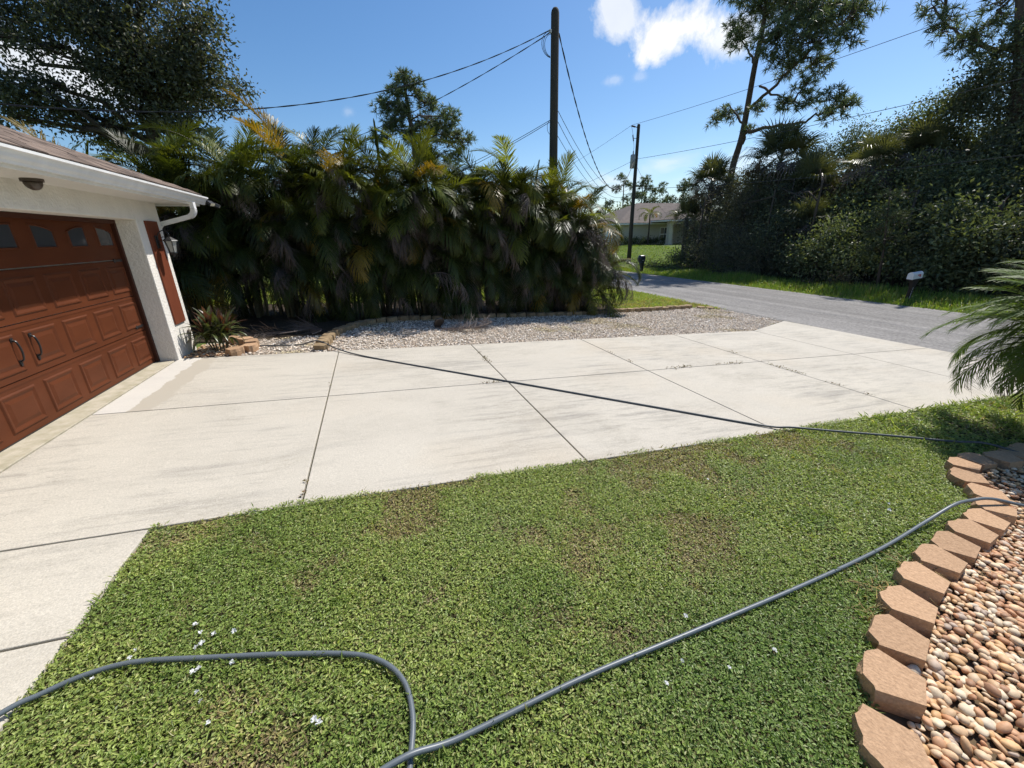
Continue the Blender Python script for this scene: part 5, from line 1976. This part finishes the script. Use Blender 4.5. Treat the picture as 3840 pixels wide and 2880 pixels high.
for a in ((31.3, 40.2, 44.1, 51.6, 2.96), (33.0, 53, 46.2, 59.5, 2.97), (35.9, 46.8, 40.9, 47.2, 3.2), (45.4, 52.2, 41.6, 47.0, 3.21)):
    fpart(hip(*a), 'roof', M['house_roof'])
    x0, x1, y0, y1, z = a
    f = MB()
    f.box((x0 + .02, y0 - .02, z - .20), (x1 - .02, y0 + .02, z - .045))
    f.box((x0 - .02, y0 + .021, z - .20), (x0 + .02, y1, z - .045))
    fpart(f, 'fascia', M['white'])
    s = MB().box((x0 + .03, y0 + .03, z - .19), (x1 - .03, y1 - .03, z - .16))
    fpart(s, 'soffit', M['soffit'])
win = empty('window')
win.parent = fh
win.location = tuple(-FL)
MB().box((37.55, 44.66, .85), (38.75, 44.695, 2.45)).build('frame', M['white'], win)
for x0, x1 in ((37.62, 38.10), (38.18, 38.68)):
    for z0, z1 in ((.92, 1.60), (1.68, 2.38)):
        MB().box((x0, 44.64, z0), (x1, 44.659, z1)).build('pane', M['glass_dark'], win)
MB().box((31.865, 46.2, .4), (31.899, 50.6, 2.6)).build('garage_door', M['white'], fh, tuple(-FL))
fl2 = empty('wall_lantern', (31.86, 45.3, 2.25), 'small dark wall lantern on the cream house', 'lantern')
MB().box((-.13, -.09, -.2), (.03, .09, .06)).build('body', M['black'], fl2, bevel=.03)
loft(MB(), [rrect(.3, .3, .061, 8, 2, -.05), rrect(.05, .05, .2, 8, 2, -.05)]).build('cap', M['black'], fl2)

hdl = [(x, 43.6 + .15 * math.sin(x), T(x, 43.6) + .42, .55) for x in np.arange(31.6, 37.6, .45)]
leafy('clipped_hedge', 'dark clipped hedge along the front of the cream house', 'hedge', [(34, 43.6, T(34, 43.6) - .05), (34, 43.6, .8)], .05, hdl, 60, 12, .13, [(0.04, 0.055, 0.02), (0.06, 0.08, 0.028), (0.10, 0.11, 0.04)], spread=.13, twig=.1)
gr = empty('kettle_grill', (28.9, 42.9, T(28.9, 42.9)), 'dark red kettle barbecue on tripod legs by the cream house', 'grill')
rings = [[(.30 * math.sin(a) * math.cos(b), .30 * math.sin(a) * math.sin(b), .78 - .24 * math.cos(a)) for b in np.linspace(0, 6.283, 16, endpoint=False)] for a in np.linspace(.1, math.pi / 2, 6)]
loft(MB(), rings).build('bowl', M['black'], gr, smooth_=True)
rings = [[(.305 * math.sin(a) * math.cos(b), .305 * math.sin(a) * math.sin(b), .785 - .24 * math.cos(a)) for b in np.linspace(0, 6.283, 16, endpoint=False)] for a in np.linspace(math.pi / 2, math.pi - .1, 6)]
loft(MB(), rings).build('lid', M['kettle'], gr, smooth_=True)
for a in (0.3, 2.4, 4.5):
    MB().tube([(.14 * math.cos(a), .14 * math.sin(a), .58), (.34 * math.cos(a), .34 * math.sin(a), 0)], .016, 6).build('leg', M['black'], gr)

# ornamental palm by the cream house
fx, fy = 34.7, 43.0
root = empty('foxtail_palm', (fx, fy, T(fx, fy)), 'slim palm with yellow-green fronds in front of the cream house', 'palm')
MB().tube([(0, 0, 0), (.03, 0, 1.5), (0, 0, 3.2)], [.12, .09, .07], 9).build('trunk', M['bark'], root)
for q in range(13):
    t = q / 12
    me = FR['arch' if t < .4 else 'droop'][q % 2]
    place_frond(me, root, (0, 0, 3.15), q * 2.4, .25 + .6 * t, .85, M['palm_yellow'] if q % 5 == 3 else M['palm_light'])

# far pines behind the cream house
for i, (x, y, zt, w) in enumerate([(49.5, 72, 11.8, 1.7), (52.5, 70.5, 11.4, 2.0), (55.0, 70, 9.8, 1.6), (57.5, 69.5, 9.2, 1.7), (60.5, 69, 11.6, 1.6), (46.5, 73, 8.6, 1.6), (63, 67, 9.5, 1.7)]):
    g0 = T(x, y)
    lob = [(x + rng.normal(0, w * .6), y + rng.normal(0, w * .5), zt - .6 - k * .75 + rng.normal(0, .3), w * rng.uniform(.42, .62)) for k in range(7)]
    names = ['tallest far pine left of the transformer pole', 'dense far pine just right of the transformer pole', 'far pine above the slim palm', 'lower far pine right of the slim palm', 'far pine with a raised tuft next to the thicket', 'squat far tree at the left of the cream roof', 'far pine partly behind the thicket end']
    pine('far_pine', names[i], [(x, y, g0), (x + .1, y, zt * .5), (x, y, zt - .5)], .2, [], lob, 26, 14, .6, .07, 'far pines behind the cream house')
leafy('far_tree', 'low rounded broadleaf trees behind the left end of the cream roof', 'tree', [(46, 66, .3), (46, 66, 3)], .2, [(44.5, 66, 4.8, 1.6), (46.5, 66, 5.2, 1.7), (49, 66, 4.2, 1.8), (52, 66, 4.0, 1.8), (55, 66, 3.8, 1.9), (58, 66, 3.8, 1.9)], 24, 16, .3, MIDG, spread=.35)
# far treeline seen through the hedge and down the road
mb = MB()
n = 9000
x = rng.uniform(-60, 48, n)
y = 74 + rng.normal(0, 2, n)
z = rng.random(n) ** .8 * (3.5 + 2.5 * vnoise(x, y, .12, 41))
ln = rng.uniform(.5, .9, n)
leaves(mb, np.stack([x, y, z], -1), rdir(n), rdir(n), ln, ln * .6, colmix(n, MIDG, None, .2), .2)
o = mb.build('treeline', M['leaf'])
tag(o, 'far low tree line beyond the neighbouring lots', 'trees', kind='stuff')

# ------------------------------------------------------------------ small things on the ground
def scatter_tuft(name, label, x, y, n, h, w, pal, cat, m='dry', spread=.03, lean=1.2, group=None):
    mb = MB()
    xx, yy = x + rng.normal(0, spread, n), y + rng.normal(0, spread, n)
    blades(mb, xx, yy, rng.uniform(.5, 1.1, n) * h, np.full(n, w), colmix(n, pal, None, .15), lean)
    return tag(mb.build(name, M[m]), label, cat, group)


STRAW = [(0.42, 0.30, 0.12), (0.35, 0.25, 0.11), (0.28, 0.21, 0.1)]
scatter_tuft('dry_grass_tuft', 'golden dry grass tuft leaning on the block edging', 6.60, 1.17, 60, .14, .006, STRAW, 'grass tuft', group='dry tufts by the edging')
scatter_tuft('dry_grass_tuft', 'flat patch of dry straw beside the middle edging blocks', 6.22, 1.12, 90, .11, .005, STRAW + [(0.2, 0.16, 0.08)], 'grass tuft', spread=.07, lean=1.6, group='dry tufts by the edging')
scatter_tuft('dry_grass_tuft', 'straw wisps over the second edging block from the bottom of the picture', 5.98, 1.0, 50, .12, .005, STRAW, 'grass tuft', spread=.05, lean=1.7, group='dry tufts by the edging')
for (x, y, lab) in ((8.72, 2.2, 'bright green weed tuft near the end of the driveway hose'), (9.0, 2.42, 'bright green weed tuft farther along the driveway hose'), (3.05, 2.02, 'taller green grass tuft above the looping hose'), (2.35, 1.45, 'long green grass blades low in the lawn left of the hose loop')):
    scatter_tuft('grass_tuft', lab, x, y, 50, .08, .006, [(0.16, 0.24, 0.03), (0.12, 0.2, 0.03)], 'grass tuft', 'blade', .03, 1.0, 'fresh grass tufts')
# weeds in the slab joints
mb = MB()
spots = [(2.73, 3.4, .035), (2.73, 3.2, .04), (2.73, 5.95, .03), (5.23, 6.9, .07), (5.24, 6.75, .09), (5.23, 7.3, .05), (4.95, 5.55, .10), (8.3, 5.55, .16), (8.55, 5.55, .12), (9.6, 5.55, .14), (10.24, 5.2, .16), (10.24, 4.85, .10), (10.24, 6.2, .08), (7.73, 6.7, .05), (7.73, 6.1, .06), (10.24, 4.2, .07), (9.2, 5.55, .05), (10.24, 3.7, .06)]
for (x, y, r) in spots:
    n = int(330 * r)
    xx = x + rng.normal(0, r * (.9 if y == 5.55 else .25), n)
    yy = y + rng.normal(0, r * (.25 if y == 5.55 else .9), n)
    P = np.stack([xx, yy, terr(xx, yy) + .004 + rng.random(n) * .02], -1)
    D = rdir(n)
    D[:, 2] = abs(D[:, 2]) * .6
    ln = rng.uniform(.015, .035, n)
    leaves(mb, P, D, rdir(n), ln, ln * .45, colmix(n, [(0.22, 0.17, 0.07), (0.15, 0.15, 0.05), (0.2, 0.13, 0.09)], None, .2), .2)
o = mb.build('joint_weeds', M['dry'])
tag(o, 'small brownish weeds sprouting in the driveway joints', 'weeds', kind='stuff')
# white flower heads
fm = MB()
for q in range(14):
    d = rdir(1)[0]
    d[2] = abs(d[2]) * .8 + .1
    d = d / np.linalg.norm(d)
    s = np.cross(d, [0, 0, 1.0])
    s /= np.linalg.norm(s) + 1e-6
    fm.add([(0, 0, 0), d * .008 + s * .004, d * .014, d * .008 - s * .004], [(0, 1, 2), (0, 2, 3)])
fme = fm.mesh('flower_head')
fme.materials.append(M['flower'])
for (x, y) in [(2.36, 2.06), (2.40, 2.0), (2.47, 1.97), (2.43, 1.93), (2.56, 1.96), (2.41, 1.91), (2.14, 1.98), (2.13, 1.94), (2.46, 1.78), (2.44, 1.77), (2.6, 1.77), (2.02, 1.87), (2.49, 1.66), (2.52, 1.61), (2.58, 1.50), (3.0, 1.38), (3.02, 1.36), (4.7, 1.12), (4.9, 1.02), (4.9, 1.33), (6.1, 2.45), (5.2, 1.02), (7.3, 1.72), (7.2, 1.66), (4.55, 1.05)]:
    o = link('flower_head', fme, None, (x, y, T(x, y) + .022))
    o.rotation_euler = (rng.normal(0, .3), rng.normal(0, .3), rng.uniform(0, 6))
    s = rng.uniform(.8, 1.25)
    o.scale = (s, s, s)
    tag(o, 'tiny white flower head among the lawn leaves', 'flower', 'white flowers in the lawn')
# fallen dead frond with its dark sheath on the gravel
ff = empty('fallen_frond', (4.8, 9.85, T(4.8, 9.85)), 'fallen grey palm frond with dark sheath lying on the shell gravel', 'palm frond')
loft(MB(), [rrect(.05, .04, .0, 10), rrect(.20, .10, .06, 10), rrect(.26, .05, .22, 10), rrect(.10, .02, .30, 10)]).build('sheath', M['bronze'], ff, smooth_=True).rotation_euler = (R(30), R(20), .4)
fo = link('leaf_brush', FR['dead'][0], ff)
fo.material_slots[0].link = 'OBJECT'
fo.material_slots[0].material = M['palm_dead']
fo.matrix_local = Matrix.Translation((.0, -.1, .03)) @ Matrix.Rotation(R(-72), 4, 'Z') @ Matrix.Rotation(R(62), 4, 'Y') @ Matrix.Rotation(R(90), 4, 'Z') @ Matrix.Scale(1.0, 4)
fo.matrix_local = Matrix.Translation((.0, -.05, .03)) @ Matrix.Rotation(R(-75), 4, 'Z') @ Matrix.Rotation(R(90), 4, 'Y') @ Matrix.Rotation(R(95), 4, 'Z') @ Matrix.Scale(.95, 4)
# grey rock on the edging, twigs and dead fronds behind the left gravel
rv, rf = ico(2)
r_ = np.random.default_rng(5)
rv = rv * np.array([.14, .09, .08]) * (1 + .15 * np.sin(rv @ r_.normal(0, 3, 3)))[:, None]
o = MB().add(rv, rf).build('rock', M['rock'], None, (5.3, 11.02, T(5.3, 11) + .10), smooth_=True)
o.rotation_euler = (.2, .3, .4)
tag(o, 'pale rock resting on the shaded gravel edging', 'rock')
for k, (x, y, a) in enumerate(((1.5, 9.5, .2), (1.9, 9.7, -.3), (2.15, 9.35, .9))):
    o = link('dead_frond', FR['dead'][k], None)
    o.matrix_world = Matrix.Translation((x, y, T(x, y) + .06)) @ Matrix.Rotation(a + 3.1 * (k % 2), 4, 'Z') @ Matrix.Rotation(R(90), 4, 'Y') @ Matrix.Rotation(R(88), 4, 'Z') @ Matrix.Scale(.8, 4)
    o.material_slots[0].link = 'OBJECT'
    o.material_slots[0].material = M['palm_dead']
    tag(o, ['dead frond lying nearest the garage under the hedge', 'dead frond lying in the middle under the hedge', 'dead frond lying against the curved gravel edging'][k], 'palm frond', 'dead fronds under the hedge')
